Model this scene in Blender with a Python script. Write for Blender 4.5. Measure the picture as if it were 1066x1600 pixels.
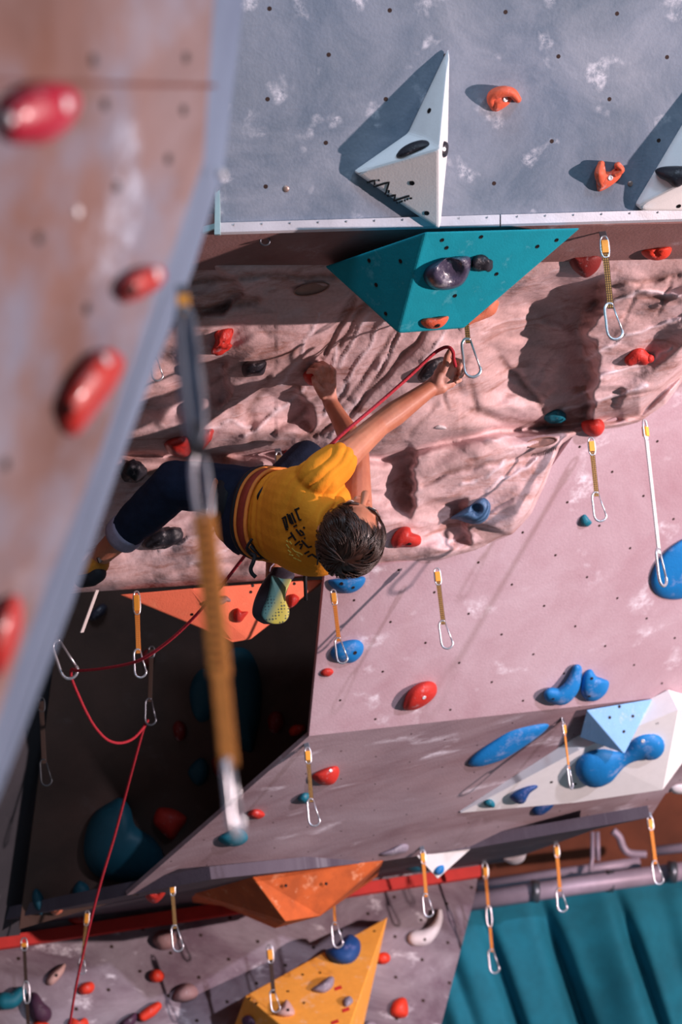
import bpy, bmesh, math, random
from mathutils import Vector, Matrix, noise
from mathutils.bvhtree import BVHTree
for o in list(bpy.data.objects): bpy.data.objects.remove(o)
SC = bpy.context.scene
COL = SC.collection
random.seed(7)
PI = math.pi
# ---------------------------------------------------------------- camera
F_PX = 2666.667
TH, RO = math.radians(12), 0.085
CAM = Vector((0, 0, 3.0))
FW = Vector((0, math.cos(TH), math.sin(TH)))
U0 = Vector((0, -math.sin(TH), math.cos(TH))); R0 = Vector((1, 0, 0))
UP = U0*math.cos(RO) + R0*math.sin(RO)
RT = R0*math.cos(RO) - U0*math.sin(RO)
cd = bpy.data.cameras.new('camera'); co = bpy.data.objects.new('camera', cd); COL.objects.link(co)
cd.sensor_fit = 'VERTICAL'; cd.sensor_height = 36; cd.sensor_width = 24; cd.lens = 60
cd.clip_start = 0.1; cd.clip_end = 100
m = Matrix((RT, UP, -FW)).transposed().to_4x4(); m.translation = CAM
co.matrix_world = m
cd.dof.use_dof = True; cd.dof.focus_distance = 5.0; cd.dof.aperture_fstop = 2.7
SC.camera = co
def cv(x, y, d): return RT*x + UP*y + FW*d            # camera-frame metres to a world direction
def cp(x, y, d): return CAM + cv(x, y, d)
def P(px, py, D): return cp((px-533)/F_PX*D, (800-py)/F_PX*D, D)
def ray(px, py): return cv((px-533)/F_PX, (800-py)/F_PX, 1).normalized()
# ---------------------------------------------------------------- light
SC.view_settings.view_transform = 'Standard'; SC.view_settings.look = 'None'
SC.view_settings.exposure = 0.0; SC.view_settings.gamma = 1; SC.view_settings.use_curve_mapping = False
W = bpy.data.worlds.new('world'); SC.world = W; W.use_nodes = True
bgn = W.node_tree.nodes['Background']
bgn.inputs[0].default_value = (0.52, 0.66, 0.78, 1); bgn.inputs[1].default_value = 0.17
def lamp(name, kind, loc, target, energy, color, **kw):
    l = bpy.data.lights.new(name, kind); o = bpy.data.objects.new(name, l); COL.objects.link(o)
    o.location = loc
    o.rotation_euler = (target-loc).to_track_quat('-Z', 'Y').to_euler()
    l.energy = energy; l.color = color
    for k, v in kw.items(): setattr(l, k, v)
    return o
lamp('spotlight_key', 'SPOT', cp(7.4, 0.1, 2.2), cp(0.3, -0.2, 5.8), 3900, (1.0, 0.76, 0.74), spot_size=1.4, spot_blend=0.3, shadow_soft_size=0.07)
lamp('spotlight_second', 'SPOT', cp(5.4, 3.0, 0.2), cp(1.55, -0.35, 6.2), 2300, (0.92, 0.86, 1.0), spot_size=.36, spot_blend=0.5, shadow_soft_size=0.12)
lamp('spotlight_cool', 'SPOT', cp(2.4, 3.6, 0.8), cp(0.4, 1.3, 4.6), 330, (0.50, 0.74, 1.0), spot_size=1.5, spot_blend=0.6, shadow_soft_size=0.35)
lamp('skylight', 'AREA', cp(-0.5, 5.5, 0.2), cp(0.2, 1.0, 4.2), 170, (0.64, 0.80, 1.0), shape='RECTANGLE', size=3.0, size_y=1.5)
# ---------------------------------------------------------------- helpers
def rgb(r, g, b):
    f = lambda c: (c/255/12.92 if c/255 <= .04045 else ((c/255+.055)/1.055)**2.4)
    return (f(r), f(g), f(b), 1)
def newmat(name):
    mt = bpy.data.materials.new(name); mt.use_nodes = True
    nt = mt.node_tree; return mt, nt, nt.nodes['Principled BSDF']
def N(nt, t, **kw):
    n = nt.nodes.new(t)
    for k, v in kw.items(): setattr(n, k, v)
    return n
def mixc(nt, fac, a, b, blend='MIX'):
    n = N(nt, 'ShaderNodeMix', data_type='RGBA', blend_type=blend)
    for i, v in ((0, fac), (6, a), (7, b)):
        if hasattr(v, 'links') or hasattr(v, 'is_output'): nt.links.new(v, n.inputs[i])
        else: n.inputs[i].default_value = v
    return n.outputs[2]
def noise_fac(nt, vec, scale, lo, hi, detail=4, rough=.6, dist=0, sc=None):
    if sc is not None:
        mp = N(nt, 'ShaderNodeMapping'); mp.inputs['Scale'].default_value = sc[:3]
        mp.inputs['Rotation'].default_value = (0, 0, sc[3] if len(sc) > 3 else 0)
        nt.links.new(vec, mp.inputs[0]); vec = mp.outputs[0]
    n = N(nt, 'ShaderNodeTexNoise'); n.inputs['Scale'].default_value = scale
    n.inputs['Detail'].default_value = detail; n.inputs['Roughness'].default_value = rough
    n.inputs['Distortion'].default_value = dist
    nt.links.new(vec, n.inputs['Vector'])
    r = N(nt, 'ShaderNodeMapRange'); r.clamp = True
    r.inputs[1].default_value = lo; r.inputs[2].default_value = hi
    nt.links.new(n.outputs[0], r.inputs[0]); return r.outputs[0]
def mul(nt, a, b):
    n = N(nt, 'ShaderNodeMath', operation='MULTIPLY')
    for i, v in enumerate((a, b)):
        if isinstance(v, (int, float)): n.inputs[i].default_value = v
        else: nt.links.new(v, n.inputs[i])
    return n.outputs[0]
def simple(name, col, rough=.6, metal=0, var=.25, scale=25, chalk=0, bump=0.1, spec=.4, chalkcol=(.75,.72,.76,1), coat=0):
    mt, nt, b = newmat(name)
    tc = N(nt, 'ShaderNodeTexCoord').outputs['Object']
    dark = tuple(c*(1-var) for c in col[:3])+(1,)
    c = mixc(nt, noise_fac(nt, tc, scale, .35, .65), col, dark)
    if chalk:
        f = noise_fac(nt, tc, 14, .62-chalk*.12, .78, 5, .7)
        c = mixc(nt, mul(nt, f, min(1, .4+chalk)), c, chalkcol)
    nt.links.new(c, b.inputs['Base Color'])
    b.inputs['Roughness'].default_value = rough; b.inputs['Metallic'].default_value = metal
    b.inputs['Specular IOR Level'].default_value = spec
    if coat: b.inputs['Coat Weight'].default_value = coat; b.inputs['Coat Roughness'].default_value = .15
    if bump:
        bn = N(nt, 'ShaderNodeBump'); bn.inputs['Strength'].default_value = bump; bn.inputs['Distance'].default_value = .003
        nn = N(nt, 'ShaderNodeTexNoise'); nn.inputs['Scale'].default_value = 180; nt.links.new(tc, nn.inputs['Vector'])
        nt.links.new(nn.outputs[0], bn.inputs['Height']); nt.links.new(bn.outputs[0], b.inputs['Normal'])
    return mt
def dotmask(nt, uv, w, h, r):
    """bolt-hole pattern: centred rectangular lattice, w x h metres, uv in lattice units"""
    out = None
    for ox, oy in ((.5, .5), (0, 0)):
        a = N(nt, 'ShaderNodeVectorMath', operation='ADD'); a.inputs[1].default_value = (ox, oy, 0); nt.links.new(uv, a.inputs[0])
        fr = N(nt, 'ShaderNodeVectorMath', operation='FRACTION'); nt.links.new(a.outputs[0], fr.inputs[0])
        s = N(nt, 'ShaderNodeVectorMath', operation='SUBTRACT'); s.inputs[1].default_value = (.5, .5, 0); nt.links.new(fr.outputs[0], s.inputs[0])
        mm = N(nt, 'ShaderNodeVectorMath', operation='MULTIPLY'); mm.inputs[1].default_value = (w, h, 0); nt.links.new(s.outputs[0], mm.inputs[0])
        ln = N(nt, 'ShaderNodeVectorMath', operation='LENGTH'); nt.links.new(mm.outputs[0], ln.inputs[0])
        lt = N(nt, 'ShaderNodeMath', operation='LESS_THAN'); lt.inputs[1].default_value = r; nt.links.new(ln.outputs['Value'], lt.inputs[0])
        if out is None: out = lt.outputs[0]
        else:
            mx = N(nt, 'ShaderNodeMath', operation='MAXIMUM'); nt.links.new(out, mx.inputs[0]); nt.links.new(lt.outputs[0], mx.inputs[1]); out = mx.outputs[0]
    return out
def panel_mat(name, col, col2, w=.28, h=.2, r=.0045, chalk=.5, chalkcol=(.80, .78, .84, 1), stretch=(1, 1, 1, 0), dots=True, blot=2.0, cs=5, wear=None):
    mt, nt, b = newmat(name)
    tc = N(nt, 'ShaderNodeTexCoord'); ob = tc.outputs['Object']
    uvm = N(nt, 'ShaderNodeUVMap', uv_map='metric').outputs[0]
    c = mixc(nt, noise_fac(nt, ob, blot, .38, .62, 5, .6), col, col2)
    c = mixc(nt, mul(nt, noise_fac(nt, ob, 160, .3, .7, 2), .22), c, tuple(x*.55 for x in col[:3])+(1,))
    if wear: c = mixc(nt, mul(nt, noise_fac(nt, ob, 3.6, .44, .62, 6, .65), wear[1]), c, wear[0])
    f1 = noise_fac(nt, uvm, cs*1.35, .60, .69, 3, .5, .3, stretch)
    f2 = noise_fac(nt, uvm, cs*5, .42, .66, 7, .8, .25, stretch)
    c = mixc(nt, mul(nt, mul(nt, f1, f2), chalk), c, chalkcol)
    f3 = noise_fac(nt, uvm, cs*.5, .35, .75, 5, .7, .6, stretch)
    c = mixc(nt, mul(nt, f3, chalk*.28), c, chalkcol)
    if dots: c = mixc(nt, dotmask(nt, N(nt, 'ShaderNodeUVMap', uv_map='holes').outputs[0], w, h, r), c, (.03, .015, .012, 1))
    nt.links.new(c, b.inputs['Base Color'])
    b.inputs['Roughness'].default_value = .75; b.inputs['Specular IOR Level'].default_value = .25
    bn = N(nt, 'ShaderNodeBump'); bn.inputs['Strength'].default_value = .25; bn.inputs['Distance'].default_value = .004
    nn = N(nt, 'ShaderNodeTexNoise'); nn.inputs['Scale'].default_value = 120; nt.links.new(ob, nn.inputs['Vector'])
    nt.links.new(nn.outputs[0], bn.inputs['Height']); nt.links.new(bn.outputs[0], b.inputs['Normal'])
    return mt
class Plane:
    def __init__(s, *pts):
        a, b, c = (P(*p) for p in pts[:3]); s.p = a; s.n = (b-a).cross(c-a).normalized()
        if s.n.dot(CAM-a) < 0: s.n = -s.n
    def hit(s, px, py, h=0):
        d = ray(px, py); t = (s.p + s.n*h - CAM).dot(s.n)/d.dot(s.n)
        return CAM + d*t
def meshobj(name, verts, faces, mat=None, parent=None, smooth=False):
    me = bpy.data.meshes.new(name); me.from_pydata([tuple(v) for v in verts], [], faces)
    bm = bmesh.new(); bm.from_mesh(me); bmesh.ops.recalc_face_normals(bm, faces=bm.faces); bm.to_mesh(me); bm.free()
    if smooth: me.polygons.foreach_set('use_smooth', [True]*len(me.polygons))
    o = bpy.data.objects.new(name, me); COL.objects.link(o)
    if mat: me.materials.append(mat)
    if parent: o.parent = parent
    return o
def tag(o, label, cat, group=None):
    o['label'] = label; o['category'] = cat
    if group: o['group'] = group
    return o
def struct(o): o['kind'] = 'structure'; return o
def empty(name, loc, label, cat, group=None):
    o = bpy.data.objects.new(name, None); COL.objects.link(o); o.location = loc; o.empty_display_size = .05
    tag(o, label, cat, group); bpy.context.view_layer.update(); return o
def own(o, parent):
    """parent o while keeping its world placement (parents are unrotated empties or meshes at the origin)"""
    o.parent = parent; o.matrix_parent_inverse = Matrix.Translation(parent.location).inverted(); return o
def recenter(o):
    """move a mesh built in world space so that its origin sits at its own centre"""
    me = o.data; c = sum((v.co for v in me.vertices), Vector())/len(me.vertices)
    me.transform(Matrix.Translation(-c)); o.location = o.location + c
    return o
def slab(name, pl, outline, mat, thick=.05, holes=None, w=.28, hh=.2):
    """flat polygon of board with real thickness; holes=(origin px, e1 px, e2 px) aligns its bolt-hole pattern"""
    fr = [pl.hit(*p) for p in outline]; bk = [v - pl.n*thick for v in fr]; n = len(fr)
    faces = [list(range(n)), list(range(2*n-1, n-1, -1))] + [[i, (i+1) % n, n+(i+1) % n, n+i] for i in range(n)]
    o = meshobj(name, fr+bk, faces, mat)
    ux = RT - pl.n*RT.dot(pl.n); ux.normalize(); uy = pl.n.cross(ux)
    me = o.data
    u1 = me.uv_layers.new(name='metric')
    if holes:
        h0 = pl.hit(*holes[0]); e1 = pl.hit(*holes[1])-h0; e2 = pl.hit(*holes[2])-h0
        M2 = Matrix(((e1.dot(ux), e2.dot(ux)), (e1.dot(uy), e2.dot(uy)))).inverted()
    else: h0 = pl.hit(533, 800); M2 = Matrix(((1/w, 0), (0, 1/hh)))
    u2 = me.uv_layers.new(name='holes')
    for lp in me.loops:
        v = me.vertices[lp.vertex_index].co
        u1.data[lp.index].uv = (v.dot(ux), v.dot(uy))
        q = M2 @ Vector(((v-h0).dot(ux), (v-h0).dot(uy))); u2.data[lp.index].uv = q
    return struct(o)
def lerpts(pts, x):
    if x <= pts[0][0]: return pts[0][1]
    for (a, b), (c, d) in zip(pts, pts[1:]):
        if x <= c: t = (x-a)/(c-a); return b + (d-b)*t
    return pts[-1][1]
def sst(a, b, x):
    t = max(0, min(1, (x-a)/(b-a))); return t*t*(3-2*t)
# ---------------------------------------------------------------- the walls
PL_TOP = Plane((335, 355, 4.45), (1066, 335, 4.80), (335, -60, 4.22))
PL_STRIP = Plane((335, 362, 4.46), (1066, 350, 4.81), (335, 425, 4.74))
PL_MID = Plane((500, 905, 5.9), (483, 1150, 6.35), (1066, 1085, 6.9))
PL_UND = Plane((483, 1150, 6.35), (1066, 1085, 6.9), (1000, 1275, 7.6))
PL_LIP = Plane((200, 1398, 6.84), (735, 1326, 7.36), (600, 1366, 8.25))
PL_REC = Plane((100, 925, 6.95), (508, 905, 7.15), (200, 1400, 7.2))
PL_SIDE = Plane((105, 925, 6.94), (32, 1450, 7.3), (-120, 1100, 6.3))
PL_LOW = Plane((0, 1470, 7.7), (750, 1360, 8.7), (300, 1600, 7.8))
PL_FOR = Plane((0, 0, 1.45), (340, 0, 1.88), (0, 1230, 1.62))
M_TOP = panel_mat('cool_lit_grey_textured_panel', rgb(106, 119, 136), rgb(92, 107, 122), w=.3, h=.225, r=.0058, chalk=.8, cs=6.5)  # grey paint with the cool light's tint mixed into its colour
M_STRIP = panel_mat('brown_plywood', rgb(150, 108, 104), rgb(120, 80, 74), dots=False, chalk=.3)
M_MID = panel_mat('pink_lit_grey_panel', rgb(182, 152, 160), rgb(172, 138, 146), w=.26, h=.19, r=.0045, chalk=.85, cs=4.6, chalkcol=(.85, .80, .86, 1))  # grey paint too; the pink of the light is put into the colour
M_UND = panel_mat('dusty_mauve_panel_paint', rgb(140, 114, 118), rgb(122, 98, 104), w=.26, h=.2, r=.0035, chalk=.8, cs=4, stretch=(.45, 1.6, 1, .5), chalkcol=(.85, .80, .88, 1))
M_REC = panel_mat('shaded_brown_panel', rgb(100, 74, 66), rgb(78, 60, 54), dots=False, chalk=.04)  # dark brown stands in for the shade inside the recess
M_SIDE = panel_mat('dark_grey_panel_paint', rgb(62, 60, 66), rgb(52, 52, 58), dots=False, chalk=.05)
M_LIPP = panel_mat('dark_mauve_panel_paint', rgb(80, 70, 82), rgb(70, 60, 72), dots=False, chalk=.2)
M_LOW = panel_mat('worn_mauve_panel_paint', rgb(112, 94, 106), rgb(90, 74, 84), dots=True, w=.3, h=.25, r=.01, chalk=1.0, cs=4.6, stretch=(.8, 1.4, 1, -.5))
M_FOR = panel_mat('brown_blue_worn_panel_paint', rgb(120, 88, 78), rgb(100, 70, 60), w=.23, h=.17, r=.006, chalk=.6, cs=5, chalkcol=(.62, .72, .88, 1), wear=(rgb(112, 122, 142), .85), blot=3, dots=False)
M_FEDGE = panel_mat('blue_grey_edge_paint', rgb(104, 122, 146), rgb(84, 100, 124), dots=False, chalk=.5, cs=7, chalkcol=(.7, .78, .9, 1))
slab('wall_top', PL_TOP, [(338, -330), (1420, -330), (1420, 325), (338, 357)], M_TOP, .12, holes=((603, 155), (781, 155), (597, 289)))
slab('ceiling_lip', PL_STRIP, [(200, 364), (1420, 343), (1420, 396), (200, 425)], M_STRIP, .05)
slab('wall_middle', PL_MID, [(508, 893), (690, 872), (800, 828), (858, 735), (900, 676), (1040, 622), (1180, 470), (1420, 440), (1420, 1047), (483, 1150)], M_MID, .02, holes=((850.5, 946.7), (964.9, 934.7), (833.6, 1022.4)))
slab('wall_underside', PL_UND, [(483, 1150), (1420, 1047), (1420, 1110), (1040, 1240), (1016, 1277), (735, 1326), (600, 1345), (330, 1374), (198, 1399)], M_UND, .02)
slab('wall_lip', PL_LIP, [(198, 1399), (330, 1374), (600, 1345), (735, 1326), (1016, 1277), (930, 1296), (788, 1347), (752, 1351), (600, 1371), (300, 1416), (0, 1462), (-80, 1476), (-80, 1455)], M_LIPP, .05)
# thickness behind the free left edge of the middle wall, running back to the recess
def strip3(name, pts, mat):
    a = [P(*p[:3]) for p in pts]; b = [P(p[0], p[1], p[3]) for p in pts]; n = len(a)
    fr = cv(.03, 0, .0)
    v = a+b+[x+fr for x in a]+[x+fr for x in b]; f = []
    for i in range(n-1):
        f += [[i, i+1, n+i+1, n+i], [2*n+i, 2*n+i+1, 3*n+i+1, 3*n+i]]
        f += [[i, i+1, 2*n+i+1, 2*n+i], [n+i, n+i+1, 3*n+i+1, 3*n+i]]
    return struct(meshobj(name, v, f, mat))
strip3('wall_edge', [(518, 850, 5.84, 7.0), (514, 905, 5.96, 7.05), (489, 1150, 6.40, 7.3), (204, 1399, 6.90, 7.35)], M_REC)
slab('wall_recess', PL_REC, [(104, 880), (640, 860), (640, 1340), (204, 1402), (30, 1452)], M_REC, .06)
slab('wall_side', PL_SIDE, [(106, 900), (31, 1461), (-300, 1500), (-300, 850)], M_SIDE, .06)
slab('wall_bottom', PL_LOW, [(-120, 1440), (752, 1338), (742, 1400), (690, 1600), (672, 1680), (-120, 1680)], M_LOW, .1)
# unseen dark wall added on the left to block ambient light
def light_blocker_wall():
    a = [cp(-2.6, 4, 2.2), cp(-2.6, -4, 2.2), cp(-3.4, -4, 11.5), cp(-3.4, 4, 11.5)]; b = [v+cv(-.1, 0, 0) for v in a]
    struct(meshobj('wall_light_blocker', a+b, [[0, 1, 2, 3], [7, 6, 5, 4]]+[[i, (i+1) % 4, 4+(i+1) % 4, 4+i] for i in range(4)], M_REC))
light_blocker_wall()
M_RED = simple('red_stripe_paint', rgb(205, 52, 46), .6, var=.15, scale=12)
o = slab('trim_1', Plane((0, 1470, 7.66), (750, 1360, 8.66), (300, 1600, 7.76)), [(-120, 1480), (0, 1463), (300, 1417), (752, 1352), (752, 1369), (300, 1437), (0, 1482), (-120, 1500)], M_RED, .03)
# foreground wall with its bevelled edge
slab('wall_left', PL_FOR, [(-160, -160), (342, -160), (334, 0), (318, 250), (272, 385), (155, 710), (60, 945), (-30, 1190), (-160, 1480)], M_FOR, .03)
ed_in = [(342, -160), (334, 0), (318, 250), (272, 385), (155, 710), (60, 945), (-30, 1190), (-160, 1480)]
ed_out = [(392, -160), (381, 0), (349, 268), (302, 420), (196, 700), (112, 945), (6, 1225), (-100, 1480)]
va = [PL_FOR.hit(*p) for p in ed_in]; vb = [PL_FOR.hit(*p, -.085) for p in ed_out]; vc = [v+FW*.05-RT*.12 for v in vb]
n = len(va)
struct(meshobj('trim_2', va+vb+vc, [[i, i+1, n+i+1, n+i] for i in range(n-1)]+[[n+i, n+i+1, 2*n+i+1, 2*n+i] for i in range(n-1)], M_FEDGE))
# seam groove in the foreground wall
M_SEAM = simple('dark_brown_seam', rgb(98, 54, 44), .8)
o = slab('trim_3', PL_FOR, [(-160, 120), (335, 131), (335, 137), (-160, 127)], M_SEAM, .004)
for v in o.data.vertices: v.co += PL_FOR.n*.0015
# metal rail along the lip, with rivets
M_RAIL = simple('galvanised_rail', rgb(214, 216, 226), .45, metal=.35, var=.15, scale=12, chalk=.3)
M_STEEL = simple('steel', rgb(200, 204, 212), .3, metal=.9, var=.1, bump=0)
a0, a1 = (338, 352), (1420, 321)
def rail_seg(x0, x1, nm):
    ya = lambda x: lerpts([a0, a1], x)
    vs = []
    for x in (x0, x1):
        for dy, h in ((-4, 0.002), (-4, .012), (11, .012), (15, .004), (15, -.03)):
            vs.append(PL_TOP.hit(x, ya(x)+dy, h))
    f = [[i, i+1, 6+i, 5+i] for i in range(4)] + [[0, 1, 2, 3, 4], [9, 8, 7, 6, 5], [0, 4, 9, 5]]
    r = struct(meshobj(nm, vs, f, M_RAIL))
    x = x0+25
    while x < x1-5:
        c = PL_TOP.hit(x, ya(x)-.5, .0125); vv = []
        for k in range(8):
            a = k*PI/4; vv.append(c + (RT*math.cos(a)+UP*math.sin(a))*.0035)
        vv.append(c+PL_TOP.n*.003)
        own(meshobj('rivet', vv, [[k, (k+1) % 8, 8] for k in range(8)]+[list(range(8))], M_STEEL), r)
        x += 44
rail_seg(340, 781, 'trim_4'); rail_seg(783, 1420, 'trim_5')
# pale bracket at the left end of the lip
M_BRKT = simple('pale_green_metal', rgb(176, 205, 208), .45, metal=.2, var=.1)
def prism(name, base, dvec, mat, parent=None):
    n = len(base); v = list(base)+[b+dvec for b in base]
    return meshobj(name, v, [list(range(n)), list(range(2*n-1, n-1, -1))]+[[i, (i+1) % n, n+(i+1) % n, n+i] for i in range(n)], mat, parent)
bk = prism('corner_bracket', [P(x, y, 4.44) for x, y in ((338, 262), (344, 262), (345, 368), (336, 368))], cv(0, 0, -.02), M_BRKT)
tag(recenter(bk), 'thin pale green upright metal strip closing the left end of the metal rail', 'bracket')
bk = prism('support_arm', [P(x, y, 4.46) for x, y in ((318, 356), (337, 351), (337, 359), (318, 366))], cv(0, 0, -.02), M_BRKT)
tag(recenter(bk), 'short pale metal arm reaching left from the end of the rail', 'bracket')
# ---------------------------------------------------------------- sculpted rock ceiling
GRO = [([(700, 470), (660, 520), (600, 590), (540, 650), (470, 690)], 5, .035), ([(640, 470), (600, 540), (560, 600), (500, 680)], 3.5, .022),
       ([(560, 450), (530, 500), (500, 560)], 5, .03), ([(600, 440), (560, 490), (525, 545)], 4, .03), ([(730, 560), (690, 620), (640, 680)], 4, .02),
       ([(520, 590), (470, 650), (400, 690)], 4, .02), ([(890, 700), (820, 712), (760, 726), (700, 738), (660, 760)], 4, .03),
       ([(1060, 430), (1000, 440), (930, 452)], 6, .03), ([(1000, 445), (975, 500)], 3, .015), ([(1050, 432), (1030, 490)], 3, .015),
       ([(420, 590), (390, 640), (395, 690)], 7, .03), ([(300, 500), (340, 480), (400, 470)], 7, .04), ([(300, 440), (420, 430), (520, 432)], 5, .03),
       ([(240, 900), (340, 880), (450, 868)], 4, .02), ([(200, 830), (300, 800), (330, 780)], 4, .02), ([(430, 600), (520, 610), (560, 640)], 3, .01),
       ([(780, 560), (820, 600), (850, 640)], 5, .03), ([(800, 520), (840, 500), (890, 520)], 8, -.04), ([(735, 600), (745, 640)], 4, .025)]
PALE = [[(500, 491), (484, 520), (471, 549)], [(577, 491), (552, 535), (528, 574)], [(475, 606), (445, 634), (418, 656), (381, 684)], [(600, 500), (575, 545), (540, 600), (505, 650)],
        [(524, 545), (528, 560), (516, 585)], [(640, 500), (620, 535), (590, 575)], [(560, 620), (540, 650), (515, 680)], [(700, 510), (676, 550), (650, 585)], [(470, 560), (440, 600)],
        [(760, 690), (800, 680), (850, 672)], [(900, 620), (940, 590), (1000, 570), (1050, 540)], [(880, 640), (950, 625), (1010, 600)], [(760, 770), (800, 740), (840, 715)], [(720, 760), (760, 745), (790, 720)],
        [(250, 860), (300, 838), (360, 832)], [(300, 880), (380, 850), (440, 846)], [(960, 470), (1010, 455), (1060, 462)], [(920, 560), (990, 520), (1060, 500)], [(280, 560), (330, 540)], [(300, 680), (350, 660), (392, 664)]]
GRO += [([(557, 467), (530, 510), (508, 553)], 3.5, .03), ([(622, 520), (598, 574), (569, 615), (549, 651)], 3, .028), ([(540, 600), (520, 640), (490, 680)], 4, .03), ([(690, 600), (700, 640)], 3, .02), ([(330, 600), (380, 570), (430, 566)], 4, .02), ([(740, 640), (790, 655), (850, 660)], 5, .03), ([(910, 640), (960, 622), (1030, 610)], 3, .018), ([(930, 470), (990, 462), (1060, 470)], 5, .025), ([(700, 820), (760, 800), (800, 780)], 3, .015), ([(600, 880), (700, 862), (780, 842)], 3, .02)]
def segd(px, py, pts):
    best = 1e9
    for (ax, ay), (bx, by) in zip(pts, pts[1:]):
        dx, dy = bx-ax, by-ay; t = max(0, min(1, ((px-ax)*dx+(py-ay)*dy)/(dx*dx+dy*dy)))
        d = math.hypot(px-ax-t*dx, py-ay-t*dy)
        if d < best: best = d
    return best
BOT = [(40, 935), (120, 926), (200, 921), (370, 910), (560, 896), (690, 881), (755, 862), (800, 838), (830, 805), (850, 765), (866, 725), (878, 700), (900, 687), (1000, 663), (1040, 635), (1066, 600), (1100, 555), (1160, 500)]
CR = [(40, 700), (300, 708), (450, 702), (600, 712), (690, 684), (770, 668), (880, 660), (1000, 640), (1160, 480)]
TOPY = [(40, 415), (300, 418), (520, 412), (800, 405), (1180, 398)]
TR = [0, 0]
def rockD(x, y):
    s = 1+(x-533)*1.15e-4
    yt, yc, yb = lerpts(TOPY, x), lerpts(CR, x), lerpts(BOT, x)
    wx = x + 22*noise.noise(Vector((x/70, y/70, 3))); wy = y + 22*noise.noise(Vector((x/70, y/70, 9)))
    up = 4.80 + .80*((y-yt)/(700-yt))**1.1 if y > yt else 4.80
    lo = 5.60 + .28*(y-700)/200
    k = sst(yc-6, yc+14, y)
    D = up*(1-k) + lo*k
    D += .07*math.exp(-((y-yc-6)/9)**2)
    D -= .06*math.exp(-((y-yc+30)/26)**2)
    # hollows that fall away behind a crisp right-hand ridge
    j = 16*noise.noise(Vector((x/40, y/24, 21)))+4*noise.noise(Vector((x/20, y/8, 21)))
    def hollow(x0, x1, y0, y1, dep, edge=16, soft=30):
        X = wx+j
        return dep*sst(x0, x1, X)*(1-sst(x1, x1+edge, X))*sst(y0, y0+soft, wy)*(1-sst(y1-soft, y1, wy))
    D += hollow(650, 915, 430, 690, .26, 22, 50) + hollow(560, 642, 690, 815, .15, 12)
    D += hollow(640, 722, 780, 860, .07, 10, 16) + hollow(180, 345, 420, 500, .09, 14, 20) + hollow(160, 345, 550, 650, .10, 14, 24)
    D += hollow(340, 470, 590, 690, .08, 16) + hollow(690, 790, 820, 870, .05, 12, 10) + hollow(880, 960, 600, 660, .03, 12, 12)
    # strata and lumps
    a = .55; u = (x*math.cos(a)-y*math.sin(a)); v = (x*math.sin(a)+y*math.cos(a))
    n1 = noise.noise(Vector((u/150, v/60, 1.3))); n2 = abs(noise.noise(Vector((u/110, v/34, 5.1)))); n3 = noise.noise(Vector((u/50, v/12, 7.7)))
    n4 = noise.noise(Vector((x/14, y/14, 2.2)))
    calm = (.45 if (430 < x < 720 and 440 < y < 690) else 1)
    tp = sst(yt, yt+45, y)
    D += (.05*n1 + (.035*n2 + .006*n3)*calm + .0012*n4)*tp
    D -= .035*max(0, noise.noise(Vector((x/60, y/44, 11))))*calm*tp
    TR[0] = TR[1] = 0
    lx = x+7*noise.noise(Vector((x/22, y/22, 31))); ly = y+7*noise.noise(Vector((x/22, y/22, 37)))
    for pts, wd, am in GRO:
        d = segd(lx*.5+(wx*.25+x*.75)*.5, ly*.5+(wy*.25+y*.75)*.5, pts)
        if d < wd*3:
            g_ = math.exp(-(d/wd)**2); D += .5*am*g_
            if am > 0: TR[0] = max(TR[0], g_*min(1, am*30))
    for pts in PALE:
        d = segd(lx, ly, pts)
        if d < 6: g_ = math.exp(-(d/2.5)**2); D -= .009*g_; TR[1] = max(TR[1], g_)
    e = max(0, yb-y); D += .16*math.exp(-(e/7.0)**1.2)
    if x > 1000 or True: pass
    return D*s
def build_rock():
    X = [40+i*3.0 for i in range(455)]; R = 176; GA = []
    vs = []; nx = len(X)
    for x in X:
        yt, yb = lerpts(TOPY, x), lerpts(BOT, x)
        for j in range(R+1):
            y = yt-4+(yb-yt+4)*j/R
            vs.append(P(x, y, rockD(x, y))); GA.append(tuple(TR))
        vs.append(P(x, yb, rockD(x, yb)+.55)); GA.append((0, 0))
        vs.append(P(x, yt-4, 5.6)); GA.append((0, 0))
    S = R+3; f = []
    for i in range(nx-1):
        for j in range(R+1): f.append([i*S+j, (i+1)*S+j, (i+1)*S+j+1, i*S+j+1])
    me_uv = None
    o = meshobj('ceiling_rock', vs, f, M_ROCK, smooth=True)
    u1 = o.data.uv_layers.new(name='metric')
    for lp in o.data.loops:
        v = o.data.vertices[lp.vertex_index].co; u1.data[lp.index].uv = (v.dot(RT), v.dot(UP)-v.dot(FW)*.5)
    for nm_, i_ in (('groove_dirt', 0), ('ridge_chalk', 1)):
        at_ = o.data.attributes.new(nm_, 'FLOAT', 'POINT'); at_.data.foreach_set('value', [g[i_] for g in GA])
    return struct(o)
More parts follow.
